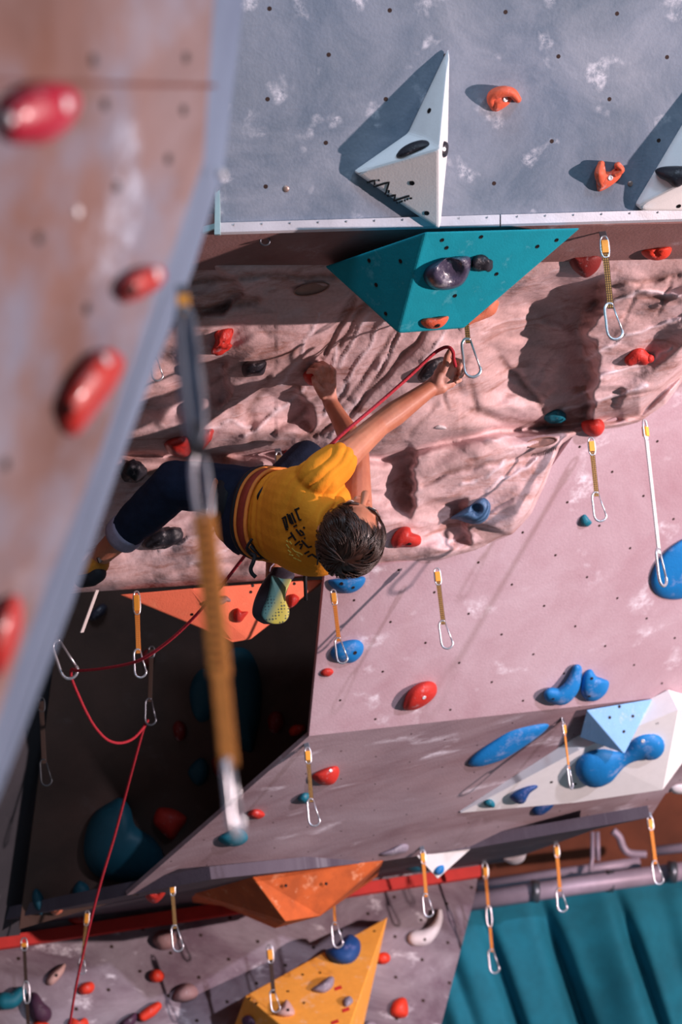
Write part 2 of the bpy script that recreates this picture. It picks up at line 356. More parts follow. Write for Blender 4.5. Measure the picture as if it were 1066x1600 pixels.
def rock_mat():
    mt, nt, b = newmat('sculpted_rock_coating')
    ob = N(nt, 'ShaderNodeTexCoord').outputs['Object']; uvm = N(nt, 'ShaderNodeUVMap', uv_map='metric').outputs[0]
    c = mixc(nt, noise_fac(nt, ob, 2.2, .38, .62, 6, .6), rgb(222, 192, 194), rgb(200, 166, 164))
    c = mixc(nt, mul(nt, noise_fac(nt, uvm, 5, .52, .66, 6, .65, .8, (1, 2.6, 1, .65)), .75), c, rgb(158, 104, 88))
    c = mixc(nt, mul(nt, noise_fac(nt, uvm, 4, .52, .68, 7, .7, .5, (1, 3.2, 1, .6)), .5), c, rgb(225, 206, 212))
    c = mixc(nt, mul(nt, noise_fac(nt, ob, 90, .3, .7, 3), .2), c, rgb(120, 84, 78))
    c = mixc(nt, mul(nt, noise_fac(nt, uvm, 16, .60, .72, 4, .6, .4, (1, 3, 1, .8)), .4), c, rgb(230, 214, 220))
    for an_, cc_, am_ in (('groove_dirt', rgb(112, 72, 58), .7), ('ridge_chalk', rgb(236, 224, 232), .7)):
        at_ = N(nt, 'ShaderNodeAttribute', attribute_name=an_); c = mixc(nt, mul(nt, mul(nt, at_.outputs['Fac'], noise_fac(nt, ob, 30, .2, .55)), am_), c, cc_)
    # pigment follows the sculpted grooves
    nt.links.new(c, b.inputs['Base Color']); b.inputs['Roughness'].default_value = .7; b.inputs['Specular IOR Level'].default_value = .3
    bn = N(nt, 'ShaderNodeBump'); bn.inputs['Strength'].default_value = .5; bn.inputs['Distance'].default_value = .006
    n1 = N(nt, 'ShaderNodeTexNoise'); n1.inputs['Scale'].default_value = 45; n1.inputs['Detail'].default_value = 6; nt.links.new(ob, n1.inputs['Vector'])
    nt.links.new(n1.outputs[0], bn.inputs['Height']); nt.links.new(bn.outputs[0], b.inputs['Normal'])
    return mt
M_ROCK = rock_mat()
ROCK = build_rock()
# ---------------------------------------------------------------- background beyond the wall
M_BACK = simple('dark_orange_plywood', rgb(120, 62, 40), .8, var=.4, scale=3)
slab('wall_back', Plane((533, 800, 11), (1000, 800, 11), (533, 1200, 11)), [(200, 200), (1700, 200), (1700, 1800), (200, 1800)], M_BACK, .1)
def curtain():
    vs = []; nx, ny = 260, 34
    for i in range(nx+1):
        for j in range(ny+1):
            u, v = i/nx, j/ny
            x = 590+u*600+v*112; y = 1416-u*70+v*330
            ph = u*19+1.4*math.sin(u*9)+v*1.5
            d = (.02+.05*v)*math.sin(ph)+.02*v*math.sin(ph*2.3+1)+.02*noise.noise(Vector((u*8, v*3, 0)))
            vs.append(P(x, y, 9.95+d-.3*v+sum(a_*math.exp(-((x-v*112-x_)/w_)**2) for x_, w_, a_ in ((672, 16, .07), (742, 11, .12), (838, 14, .20), (955, 12, .13), (1068, 20, .12)))*min(1, v*3)))
    f = [[i*(ny+1)+j, (i+1)*(ny+1)+j, (i+1)*(ny+1)+j+1, i*(ny+1)+j+1] for i in range(nx) for j in range(ny)]
    o = meshobj('curtain', vs, f, simple('teal_cloth', rgb(20, 116, 138), .85, var=.25, scale=5, bump=.2), smooth=True)
    s = o.modifiers.new('thick', 'SOLIDIFY'); s.thickness = .006
    tag(recenter(o), 'large teal cloth curtain hanging in folds at the bottom right', 'curtain'); return o
curtain()
# ---------------------------------------------------------------- surface look-up
HOSTS = {}
def reg(o, key=None):
    bpy.context.view_layer.update()
    me = o.data; mw = o.matrix_world
    HOSTS[key or o.name] = BVHTree.FromPolygons([mw @ v.co for v in me.vertices], [list(p.vertices) for p in me.polygons])
    return o
for nm in ('wall_top', 'ceiling_lip', 'wall_middle', 'wall_underside', 'wall_lip', 'wall_recess', 'wall_side', 'wall_bottom', 'wall_left', 'ceiling_rock'):
    reg(bpy.data.objects[nm])
def surf(px, py, keys=None, rad=2):
    """nearest built surface seen through a point of the photograph: (position, normal towards the viewer)"""
    d = ray(px, py); best = None
    for k, b in HOSTS.items():
        if keys and k not in keys: continue
        loc, n, i, dist = b.ray_cast(CAM, d)
        if loc is not None and (best is None or dist < best[2]):
            if n.dot(d) > 0: n = -n
            best = (loc, n, dist, k)
    if best is None:
        if rad > 40: raise RuntimeError('no surface at %s %s' % (px, py))
        for a in range(12):
            try: q = surf(px+rad*math.cos(a*PI/6), py+rad*math.sin(a*PI/6), keys, 99)
            except RuntimeError: continue
            return (CAM + d*((q[0]-CAM).dot(q[1])/d.dot(q[1])), q[1], q[2], q[3])
        return surf(px, py, keys, rad+3)
    return best
def surf_avg(px, py, r=12, keys=None):
    c, n0, dist, k = surf(px, py, keys)
    if k == 'ceiling_rock':
        nn = Vector()
        for a in range(8):
            try: q = surf(px+r*math.cos(a*PI/4), py+r*math.sin(a*PI/4), keys)
            except RuntimeError: continue
            if q[3] == k: nn += q[1]
        if nn.length > 0: n0 = nn.normalized()
    return c, n0, k
# ---------------------------------------------------------------- climbing volumes
def volume(label, plane, pts, faces, mat, bevel=.012, colfaces=None, mats=None, name='climbing_volume', base=None):
    """pts = (px, py, height above the host plane); faces index them; the back closes against the wall"""
    vs = [plane.hit(x, y, h) for x, y, h in pts]
    nb = base or [i for i, p in enumerate(pts) if p[2] < .045]
    fs = [list(f) for f in faces]; back = {}
    for i in nb:
        if pts[i][2] > .012: back[i] = len(vs); vs.append(vs[i]-plane.n*(pts[i][2]-.002))
    o = meshobj(name, vs, fs, mat)
    # outer edges get a thin skirt down to the wall, then the back is closed
    bm = bmesh.new(); bm.from_mesh(o.data)
    be = [e for e in bm.edges if len(e.link_faces) == 1]
    ret = bmesh.ops.extrude_edge_only(bm, edges=be)
    for v in [g for g in ret['geom'] if isinstance(g, bmesh.types.BMVert)]:
        h = (v.co-plane.p).dot(plane.n); v.co -= plane.n*(h-.0005)
    bmesh.ops.holes_fill(bm, edges=[e for e in bm.edges if len(e.link_faces) == 1], sides=40)
    loose = [v for v in bm.verts if not v.link_faces]; bmesh.ops.delete(bm, geom=loose, context='VERTS')
    bmesh.ops.recalc_face_normals(bm, faces=bm.faces)
    if bevel:
        es = [e for e in bm.edges if len(e.link_faces) == 2 and e.calc_face_angle() > .12]
        bmesh.ops.bevel(bm, geom=es, offset=bevel, segments=3, affect='EDGES', profile=.6, clamp_overlap=True)
    bm.to_mesh(o.data); bm.free()
    u1 = o.data.uv_layers.new(name='metric'); u2 = o.data.uv_layers.new(name='holes')
    for lp in o.data.loops:
        v = o.data.vertices[lp.vertex_index].co
        q = Vector((v.dot(RT), v.dot(UP))); u1.data[lp.index].uv = q; u2.data[lp.index].uv = (q.x/.16+.3, q.y/.16+.2)
    tag(o, label, 'climbing volume'); key = 'v%d' % len(HOSTS); reg(o, key)
    # drilled holes are cut through the skin as small dark sockets, parts of the volume
    recenter(o)
    return o, key
M_HOLE = simple('socket_dark_metal', rgb(34, 24, 24), .5, metal=.5, bump=0)
def sockets(vol, key, pts, r=.006):
    o, k = vol, key
    for px, py in pts:
        vv = []; ff = []
        c, n, d, _ = surf(px, py, [k]); t = n.orthogonal().normalized(); b = n.cross(t)
        for z, rr in ((-.003, r*1.15), (.0012, r*1.1), (.0014, r*.9), (.0008, r*.6)):
            for j in range(10): a = j*PI/5; vv.append(c+n*z+(t*math.cos(a)+b*math.sin(a))*rr)
        for q in (0, 10, 20):
            ff += [[q+j, q+(j+1) % 10, q+10+(j+1) % 10, q+10+j] for j in range(10)]
        ff.append([30+j for j in range(10)])
        own(meshobj('bolt_socket', vv, ff, M_HOLE), o)
V_WHITE = simple('white_volume_grit', rgb(236, 234, 234), .8, var=.04, scale=30, bump=.12, spec=.2)
V_TEAL = simple('teal_volume_grit', rgb(16, 146, 164), .8, var=.12, scale=14, chalk=.18, bump=.2, spec=.2, chalkcol=rgb(120, 195, 210))
V_ORANGE = simple('coral_orange_volume_paint', rgb(252, 128, 94), .75, var=.1, scale=14, chalk=.2, bump=.3, chalkcol=rgb(250, 160, 120))
V_LBLUE = simple('pale_blue_volume_paint', rgb(128, 176, 222), .8, var=.08, chalk=.3, bump=.3)
V_BROWN = simple('burnt_orange_volume_paint', rgb(196, 92, 38), .8, var=.35, scale=9, chalk=.3, bump=.4, chalkcol=rgb(240, 180, 140))
V_YEL = simple('yellow_orange_volume_paint', rgb(246, 166, 66), .8, var=.08, chalk=.45, bump=.3, chalkcol=rgb(236, 200, 172))
vw, kw = volume('tall white pyramid volume with black zigzag lettering on the grey upper wall', PL_TOP,
    [(703, 76, .02), (640, 209, .02), (556, 270, .03), (688, 360, .035), (700, 236, .02), (688, 232, .15), (663, 216, .085)],
    [(0, 1, 6), (0, 6, 5), (1, 2, 6), (2, 5, 6), (2, 3, 5), (3, 4, 5), (4, 0, 5)], V_WHITE)
sockets(vw, kw, [(671, 173), (644, 286), (667, 333)], .0065)
vr, kr = volume('white volume cut by the right edge of the photo, above the metal rail', PL_TOP,
    [(1150, 60, .02), (998, 322, .03), (1006, 330, .03), (1240, 331, .03), (1118, 262, .15), (1075, 296, .07)],
    [(0, 1, 4), (1, 2, 5), (1, 5, 4), (2, 3, 5), (3, 4, 5), (3, 0, 4)], V_WHITE)
sockets(vr, kr, [(1061, 322)], .006)
def solid(label, pts, faces, mat, bevel=.008, cat='climbing volume', name='climbing_volume'):
    """closed polyhedron from (px, py, distance) corners"""
    o = meshobj(name, [P(*p) for p in pts], [list(f) for f in faces], mat)
    bm = bmesh.new(); bm.from_mesh(o.data); bmesh.ops.recalc_face_normals(bm, faces=bm.faces)
    if bevel: bmesh.ops.bevel(bm, geom=[e for e in bm.edges if len(e.link_faces) == 2 and e.calc_face_angle() > .1], offset=bevel, segments=3, affect='EDGES', profile=.6, clamp_overlap=True)
    bm.to_mesh(o.data); bm.free()
    tag(o, label, cat); key = 'v%d' % len(HOSTS); reg(o, key); recenter(o)
    return o, key
vt, kt = solid('large teal volume hanging under the metal rail',
    [(507, 416, 4.71), (664, 362, 4.39), (908, 356, 4.60), (725, 513, 4.72), (622, 521, 4.62), (560, 420, 5.05), (850, 376, 5.0), (690, 500, 5.12)],
    [(0, 4, 1), (1, 4, 3), (1, 3, 2), (0, 5, 7, 4), (4, 7, 3), (3, 7, 6, 2), (0, 1, 2, 6, 5), (5, 6, 7)], V_TEAL)
sockets(vt, kt, [(691, 375), (698, 387), (870, 375), (840, 385), (776, 428), (711, 462), (577, 407), (626, 408), (588, 445), (603, 490), (752, 370)], .0055)
vo, ko = solid('coral orange volume tucked under the rock above the dark recess',
    [(186, 929, 5.75), (300, 919, 5.78), (508, 905, 5.98), (392, 999, 5.92), (362, 1004, 5.90), (345, 995, 5.9), (240, 940, 6.75), (500, 915, 6.85), (380, 985, 6.7)],
    [(0, 5, 1), (1, 5, 4, 3), (1, 3, 2), (0, 6, 8, 5), (5, 8, 4), (4, 8, 3), (3, 8, 7, 2), (0, 1, 2, 7, 6), (6, 7, 8)], V_ORANGE)
sockets(vo, ko, [(395, 915), (460, 912), (392, 925), (300, 960)], .005)
vb, kb = solid('small pale blue triangular volume at the lower right with a dark green side',
    [(917, 1109, 6.73), (1020, 1092, 6.83), (976, 1178, 6.80), (906, 1152, 6.84), (1005, 1105, 6.92)],
    [(0, 2, 1), (0, 3, 2), (1, 2, 4), (2, 3, 4), (0, 1, 4, 3)], V_LBLUE, bevel=.003)
sockets(vb, kb, [(968, 1104), (953, 1121), (989, 1119), (975, 1143)], .006)
vW, kW = volume('long white wedge volume carrying blue holds at the lower right', PL_UND,
    [(720, 1270, .01), (905, 1172, .06), (1060, 1109, .10), (1036, 1234, .14), (900, 1254, .08), (1120, 1100, .0), (1075, 1180, .0)],
    [(0, 1, 4), (1, 2, 3, 4), (2, 5, 6, 3)], V_WHITE, base=[0, 5, 6], bevel=.005)
sockets(vW, kW, [(862, 1222), (899, 1225), (976, 1216), (1014, 1212), (1027, 1130), (1026, 1137)], .006)
vs_, ks = solid('little off-white triangular volume under the lower wall edge',
    [(651, 1337, 7.28), (736, 1326, 7.40), (684, 1373, 7.40), (668, 1348, 7.7), (722, 1338, 7.75)],
    [(0, 2, 1), (0, 3, 2), (1, 2, 4), (2, 3, 4), (0, 1, 4, 3)], V_WHITE, bevel=.003)
vn, kn = solid('burnt orange volume with a dark brown side below the lower wall edge',
    [(298, 1394, 7.45), (391, 1366, 6.97), (600, 1344, 7.22), (500, 1432, 7.15), (446, 1440, 7.0), (430, 1451, 7.4), (300, 1410, 7.9), (590, 1370, 8.1), (470, 1430, 7.9)],
    [(0, 5, 4, 1), (1, 4, 3, 2), (0, 6, 8, 5), (5, 8, 3, 4), (3, 8, 7, 2), (0, 1, 2, 7, 6), (6, 7, 8)], V_BROWN, bevel=.006)
sockets(vn, kn, [(447, 1384), (510, 1381)], .006)
vy, ky = solid('yellow-orange volume on the bottom wall with a dark brown left side',
    [(383, 1556, 7.62), (606, 1433, 8.22), (535, 1640, 7.25), (500, 1652, 7.2), (350, 1645, 7.75), (400, 1640, 7.9), (560, 1640, 7.9), (600, 1440, 8.4), (400, 1560, 8.1)],
    [(0, 3, 2, 1), (0, 4, 3), (1, 2, 6, 7), (0, 8, 5, 4), (0, 1, 7, 8), (4, 5, 6, 2, 3), (5, 8, 7, 6)], V_YEL, bevel=.006)
sockets(vy, ky, [(473, 1523), (450, 1549), (401, 1568), (390, 1560), (500, 1520), (475, 1567), (585, 1455)], .006)
# black zigzag logo on the white pyramid
M_INK = simple('black_ink', rgb(22, 22, 24), .6, bump=0)
def strokes(name, lines, keys, mat, wpx, lift=.0012, parent=None):
    vv = []; ff = []
    for ln in lines:
        pts = []
        for (x0, y0), (x1, y1) in zip(ln, ln[1:]):
            k = max(1, int(math.hypot(x1-x0, y1-y0)/3))
            pts += [(x0+(x1-x0)*i/k, y0+(y1-y0)*i/k) for i in range(k)]
        pts.append(ln[-1]); b0 = len(vv)
        for i, (x, y) in enumerate(pts):
            a = pts[max(0, i-1)]; b = pts[min(len(pts)-1, i+1)]
            dx, dy = b[0]-a[0], b[1]-a[1]; L = math.hypot(dx, dy) or 1
            for s in (-1, 1):
                q = surf(x-dy/L*wpx*s*.5, y+dx/L*wpx*s*.5, keys)
                vv += [q[0]+q[1]*lift, q[0]+q[1]*lift*.2]
        for i in range(len(pts)-1):
            j = b0+4*i
            ff += [[j, j+4, j+6, j+2], [j, j+1, j+5, j+4], [j+2, j+6, j+7, j+3], [j+1, j+3, j+7, j+5]]
    o = meshobj(name, vv, ff, mat)
    if parent: own(o, parent)
    return o
T = lambda pts: [(560+x*.15, 250+y*.15) for x, y in pts]
strokes('zigzag_logo', [T([(92, 234), (172, 210), (168, 276), (322, 230), (282, 362)]), T([(322, 312), (308, 384), (388, 362), (372, 424), (535, 372)]), T([(205, 212), (224, 208)]),
    T([(400, 446), (412, 440)]), T([(425, 440), (462, 426)]), T([(478, 424), (492, 420)]), T([(505, 412), (520, 404)]), T([(535, 400), (562, 396)])], [kw], M_INK, 2.6, parent=vw)
# ---------------------------------------------------------------- climbing holds
HC = {}
def hmat(key, col, **kw):
    HC[key] = simple(key+'_hold_resin', rgb(*col), **dict(dict(rough=.62, var=.12, scale=18, bump=.35, chalk=.12), **kw)); return HC[key]
hmat('red', (196, 46, 36)); hmat('darkred', (122, 28, 24)); hmat('orange', (224, 98, 66)); hmat('bright', (222, 58, 34)); hmat('pink', (176, 24, 54), coat=.3, rough=.4)
hmat('salmon', (214, 122, 92)); hmat('black', (36, 34, 42), chalk=.1, rough=.5); hmat('plum', (70, 62, 84), rough=.35, chalk=.35, coat=.3)
hmat('blue', (14, 118, 186), chalk=.45, chalkcol=rgb(150, 165, 205)); hmat('teal', (10, 108, 128), chalk=.1); hmat('darkteal', (14, 74, 92), chalk=.15, chalkcol=rgb(40, 120, 140)); hmat('navy', (22, 70, 130), chalk=.45, chalkcol=rgb(140, 140, 190))
hmat('beige', (196, 158, 150)); hmat('grey', (142, 132, 146), chalk=.4); hmat('white', (214, 206, 210)); hmat('dusty', (150, 118, 118)); hmat('purple', (72, 42, 66)); hmat('glossy', (60, 58, 74), rough=.2, coat=.6)
hmat('foam', (186, 44, 36), rough=.4, coat=.3, chalk=.1); hmat('mid', (74, 110, 146), chalk=.25, chalkcol=rgb(150, 160, 190))
M_BOLT = simple('zinc_bolt', rgb(235, 235, 238), .4, metal=.3, bump=0)
M_BOLTD = simple('dark_bolt_hole', rgb(40, 22, 20), .6, metal=.3, bump=0)
def catmull(pts, n=6, closed=True):
    out = []; m_ = len(pts)
    rng = range(m_) if closed else range(m_-1)
    for i in rng:
        g = (lambda k: pts[k % m_]) if closed else (lambda k: pts[max(0, min(m_-1, k))])
        p0, p1, p2, p3 = g(i-1), g(i), g(i+1), g(i+2)
        for j in range(n):
            t = j/n
            out.append(tuple(.5*((2*b)+(-a+c)*t+(2*a-5*b+4*c-d)*t*t+(-a+3*b-3*c+d)*t**3) for a, b, c, d in zip(p0, p1, p2, p3)))
    if not closed: out.append(tuple(pts[-1]))
    return out
def add_bolt(o, spec, r=.006):
    me = o.data; mw = Matrix.Translation(o.location)
    bv = BVHTree.FromPolygons([mw @ v.co for v in me.vertices], [list(p.vertices) for p in me.polygons])
    for it in spec:
        px, py = it[:2]; mt = M_BOLT if len(it) > 2 and it[2] == 'z' else M_BOLTD; rr = it[3] if len(it) > 3 else r
        loc, nn, i, d = bv.ray_cast(CAM, ray(px, py))
        if loc is None: print('bolt misses', o['label'], px, py); continue
        if nn.dot(ray(px, py)) > 0: nn = -nn
        t = nn.orthogonal().normalized(); b = nn.cross(t); vv = []
        prof = ((-.004, 1.25), (.0012, 1.25), (.0018, 1.0), (.0012, .62), (.0008, .5), (.0008, .01))
        for z, k in prof:
            for j in range(12): a = j*PI/6; vv.append(loc+nn*z+(t*math.cos(a)+b*math.sin(a))*rr*k)
        ff = [[q*12+j, q*12+(j+1) % 12, q*12+12+(j+1) % 12, q*12+12+j] for q in range(len(prof)-1) for j in range(12)]
        own(meshobj('bolt', vv, ff, mt, smooth=True), o)
def blob(label, outline, H, mat, keys=None, tilt=.45, top=(0, 0), bolts=(), rough=.0, cat='climbing hold', group=None, dent=None, flat=.5, seg=6, name='climbing_hold', r=12):
    """domed hold with the traced outline as its footprint; top shifts the summit (px); dent=(px,py,radius px,depth) presses a pocket"""
    cx = sum(p[0] for p in outline)/len(outline); cy = sum(p[1] for p in outline)/len(outline)
    c, n, k = surf_avg(cx, cy, r, keys)
    n = (n*(1-tilt) - ray(cx, cy)*tilt).normalized()
    sm = catmull(outline, seg)
    def onp(x, y, h=0):
        d = ray(x, y); return CAM + d*((c+n*h-CAM).dot(n)/d.dot(n))
    N_ = len(sm); vv = []; K = 9
    seed = random.random()*90
    for kk in range(K+1):
        th = kk/K*PI/2; s = math.cos(th)**(1-flat*.55) if kk < K else 0; h = H*math.sin(th)
        if kk == 0: h = 0
        for (x, y) in sm:
            X = cx+(x-cx)*s+top[0]*(1-s); Y = cy+(y-cy)*s+top[1]*(1-s)
            v = onp(X, Y)+n*h*.0
            # keep the silhouette: push along n but pull the pixel footprint back by the shift the height causes
            v = onp(X, Y, h)
            if rough: v += n*rough*noise.noise(v*38+Vector((seed, 0, 0)))*s**.3 + n.orthogonal()*rough*.4*noise.noise(v*60)
            if dent:
                for dn in (dent if isinstance(dent[0], (tuple, list)) else [dent]):
                    q = math.hypot(X-dn[0], Y-dn[1])/dn[2]
                    if q < 1.15: v -= n*dn[3]*(1-sst(.55, 1.15, q))
            vv.append(v)
        if kk == K: break
    base = len(vv)
    for (x, y) in sm: vv.append(onp(x, y, -.03) if k == 'ceiling_rock' else onp(cx+(x-cx)*.97, cy+(y-cy)*.97, -.012))
    ff = [[a*N_+j, a*N_+(j+1) % N_, (a+1)*N_+(j+1) % N_, (a+1)*N_+j] for a in range(K) for j in range(N_)]
    ff += [[base+j, base+(j+1) % N_, (j+1) % N_, j] for j in range(N_)]
    ff.append([base+j for j in range(N_)])
    o = meshobj(name, vv, ff, HC[mat] if isinstance(mat, str) else mat, smooth=True)
    bm = bmesh.new(); bm.from_mesh(o.data); bmesh.ops.remove_doubles(bm, verts=bm.verts, dist=1e-5); bmesh.ops.recalc_face_normals(bm, faces=bm.faces); bm.to_mesh(o.data); bm.free()
    o.data.polygons.foreach_set('use_smooth', [True]*len(o.data.polygons))
    tag(o, label, cat, group); recenter(o)
    if bolts: add_bolt(o, bolts)
    return o
def spine(label, pts, H, mat, keys=None, tilt=.45, bolts=(), group=None, cat='climbing hold', lift=.35, rough=0, name='climbing_hold', sink=True):
    """hold swept along a traced spine of (px, py, radius px[, lift]); domed cross-section standing on the surface"""
    mx = sum(p[0] for p in pts)/len(pts); my = sum(p[1] for p in pts)/len(pts)
    c, n, k = surf_avg(mx, my, 12, keys)
    n = (n*(1-tilt) - ray(mx, my)*tilt).normalized()
    D = (c-CAM).dot(FW)
    q = catmull([tuple(p)+((lift,) if len(p) < 4 else ()) for p in pts], 6, False)
    # rounded ends
    def onp(x, y, h): d = ray(x, y); return CAM + d*((c+n*h-CAM).dot(n)/d.dot(n))
    a, b = q[0], q[1]; L = math.hypot(b[0]-a[0], b[1]-a[1]) or 1; ux, uy = (a[0]-b[0])/L, (a[1]-b[1])/L
    st = [(a[0]+ux*a[2]*math.sin(t), a[1]+uy*a[2]*math.sin(t), a[2]*math.cos(t), a[3]) for t in (1.5, 1.2, .9, .6, .3)]
    a, b = q[-1], q[-2]; L = math.hypot(b[0]-a[0], b[1]-a[1]) or 1; ux, uy = (a[0]-b[0])/L, (a[1]-b[1])/L
    en = [(a[0]+ux*a[2]*math.sin(t), a[1]+uy*a[2]*math.sin(t), a[2]*math.cos(t), a[3]) for t in (.3, .6, .9, 1.2, 1.5)]
    q = st+q+en; M_ = 18; vv = []
    for i, (x, y, r, lf) in enumerate(q):
        p0 = q[max(0, i-1)]; p1 = q[min(len(q)-1, i+1)]; dx, dy = p1[0]-p0[0], p1[1]-p0[1]; L = math.hypot(dx, dy) or 1
        nx, ny = -dy/L, dx/L; rm = r/F_PX*D
        for j in range(M_):
            t = j/M_*2*PI; s = math.cos(t); h = math.sin(t)
            hh = H*lf + h*max(rm, .002)*(H/max(rm, .004))**.35 if h > 0 else (H*lf*(1+h) - .012*(-h) if sink else H*lf+h*rm*.7)
            v = onp(x+nx*r*s, y+ny*r*s, hh)
            if rough: v += n*rough*noise.noise(v*40)
            vv.append(v)
    ff = [[i*M_+j, i*M_+(j+1) % M_, (i+1)*M_+(j+1) % M_, (i+1)*M_+j] for i in range(len(q)-1) for j in range(M_)]
    ff += [[j for j in range(M_)], [(len(q)-1)*M_+j for j in range(M_)]]
    o = meshobj(name, vv, ff, HC[mat] if isinstance(mat, str) else mat, smooth=True)
    tag(o, label, cat, group); recenter(o)
    if bolts: add_bolt(o, bolts)
    return o
def oval(cx, cy, a, b, ang=0, n=10, sq=0):
    out = []
    for i in range(n):
        t = i/n*2*PI; ca, sa = math.cos(t), math.sin(t)
        x, y = a*math.copysign(abs(ca)**(1-sq), ca), b*math.copysign(abs(sa)**(1-sq), sa)
        A = math.radians(ang); out.append((cx+x*math.cos(A)-y*math.sin(A), cy+x*math.sin(A)+y*math.cos(A)))
    return out
# --- upper grey wall
spine('orange hooked hold with a bolt on the grey wall, right of the white pyramid', [(773, 168, 6, .1), (768, 157, 7, .5), (772, 148, 9, .8), (786, 143, 9, 1), (800, 145, 8, 1), (809, 155, 6, .8)], .035, 'orange', ['wall_top'], tilt=.2)
blob_o = blob('orange body of a hooked hold', [(762, 155), (772, 144), (790, 146), (801, 152), (795, 163), (782, 172), (773, 174), (769, 164)], .03, 'orange', ['wall_top'], tilt=.2, bolts=[(790, 155, 'z', .006)])
spine('orange heart-shaped pincer hold low on the grey wall near the right volume', [(940, 257, 6, .5), (938, 272, 9, .8), (941, 287, 7, .3)], .04, 'orange', ['wall_top'], tilt=.2)
hb = blob('orange body of a pincer hold', [(934, 262), (942, 266), (953, 268), (963, 262), (973, 264), (971, 276), (958, 288), (943, 297), (934, 298), (932, 280)], .035, 'orange', ['wall_top'], tilt=.2, bolts=[(954, 278, 'z', .006)])
hc = spine('orange curl of a pincer hold', [(966, 259, 6, .8), (972, 266, 4.5, .9), (962, 272, 5, .7)], .045, 'orange', ['wall_top'], tilt=.2)
def adopt(parent_label, childs, nm):
    par = next(o for o in bpy.data.objects if o.get('label') == parent_label)
    for c in childs:
        for k in list(c.children): k.parent = None; loc = k.location.copy(); own(k, par)
        del c['label']; del c['category']; c.name = nm; own(c, par)
    return par
adopt('orange hooked hold with a bolt on the grey wall, right of the white pyramid', [blob_o], 'hold_body')
adopt('orange heart-shaped pincer hold low on the grey wall near the right volume', [hb, hc], 'hold_body')
blob('black half-moon hold on the left shoulder of the white pyramid', [(619, 244), (626, 233), (640, 224), (656, 219), (668, 220), (673, 226), (664, 232), (645, 239), (628, 245)], .018, 'black', [kw])
blob('small black bolted hold on the right ridge of the white pyramid', [(687, 222), (697, 221), (701, 227), (700, 240), (695, 246), (686, 243)], .02, 'black', [kw], bolts=[(694, 233, 'z', .0045)])
blob('long black hold on the white volume at the right edge', [(1024, 266), (1040, 260), (1075, 261), (1085, 275), (1068, 288), (1055, 293), (1043, 284), (1030, 277)], .035, 'black', [kr])
# --- teal volume and lip
blob('dark plum jug with a deep oval pocket on the teal volume', [(661, 430), (668, 416), (690, 405), (715, 401), (730, 400), (736, 406), (734, 425), (722, 445), (700, 453), (680, 452), (666, 443)], .055, 'plum', [kt], tilt=.3, dent=(706, 424, 20, .030), seg=10)
blob('rough black nugget on the teal volume, right of the plum jug', [(737, 404), (748, 398), (762, 401), (770, 411), (767, 421), (752, 424), (738, 421)], .035, 'black', [kt], rough=.012)
blob('orange two-bump hold at the bottom edge of the teal volume', [(656, 503), (662, 497), (682, 496), (700, 494), (699, 502), (690, 511), (676, 514), (664, 511)], .03, 'orange', [kt], bolts=[(684, 509, 'd', .006)])
blob('dark red rounded hold under the rail beside the upper right quickdraw', [(888, 398), (905, 397), (938, 396), (939, 412), (930, 426), (915, 434), (900, 425), (890, 412)], .045, 'darkred', None)
blob('orange-red twin-lobed hold under the rail at the far right', [(1000, 392), (1012, 388), (1026, 387), (1036, 385), (1049, 386), (1048, 396), (1040, 404), (1025, 407), (1010, 403)], .035, 'bright', None, dent=(1026, 396, 5, .012))
spine('salmon hold peeping out below the right side of the teal volume', [(733, 504, 4), (742, 497, 7), (752, 492, 8), (765, 483, 11), (772, 474, 8)], .05, 'salmon', ['ceiling_rock'])
# --- rock
blob('red square-cut hold on the rock, left, below the rail', [(335, 518), (347, 513), (363, 511), (363, 525), (358, 536), (361, 543), (345, 553), (330, 552), (336, 535)], .05, 'red', ['ceiling_rock'], rough=.02)
blob('round black hold on the rock left of the climber hands', [(379, 571), (388, 565), (402, 564), (416, 565), (415, 577), (410, 586), (395, 588), (383, 589), (378, 580)], .05, 'black', ['ceiling_rock'])
blob('small rust-red hold gripped by the climber upper-left hand', [(474, 584), (482, 577), (492, 578), (496, 590), (492, 602), (483, 601), (476, 594)], .07, 'red', ['ceiling_rock'])
blob('glossy red rounded hold behind the near quickdraw', [(257, 692), (268, 683), (285, 680), (298, 684), (300, 702), (290, 714), (272, 712), (260, 703)], .06, 'foam', ['ceiling_rock'], rough=.006)
blob('glossy red folded hold just right of the near quickdraw', [(310, 672), (322, 669), (334, 670), (331, 685), (322, 698), (314, 704), (308, 692)], .06, 'foam', ['ceiling_rock'], rough=.012)
blob('black knobbly hold at the foreground wall edge, left of the raised knee', [(189, 735), (197, 723), (212, 719), (226, 728), (229, 741), (218, 752), (203, 753), (191, 746)], .05, 'black', ['ceiling_rock'], rough=.015)
blob('black shiny long hold on the rock below the trouser leg', [(222, 850), (230, 838), (246, 826), (262, 824), (278, 823), (287, 832), (283, 844), (268, 854), (248, 858), (230, 857)], .04, 'black', ['ceiling_rock'], rough=.012)
blob('red hold half hidden behind the climber dark knee', [(444, 706), (455, 703), (468, 705), (475, 712), (468, 724), (458, 727), (447, 718)], .05, 'red', ['ceiling_rock'])
blob('dark oval hold behind the climber clipping hand', [(653, 590), (662, 572), (676, 560), (692, 556), (700, 566), (690, 584), (676, 596), (660, 598)], .04, 'black', ['ceiling_rock'])
spine('red lobed hold on the rock at the far right', [(985, 563, 9), (997, 556, 13), (1006, 560, 11)], .05, 'red', ['ceiling_rock'])
nb = blob('red knob', [(1008, 558), (1014, 553), (1022, 556), (1022, 564), (1014, 568), (1008, 566)], .05, 'red', ['ceiling_rock']); adopt('red lobed hold on the rock at the far right', [nb], 'hold_body')
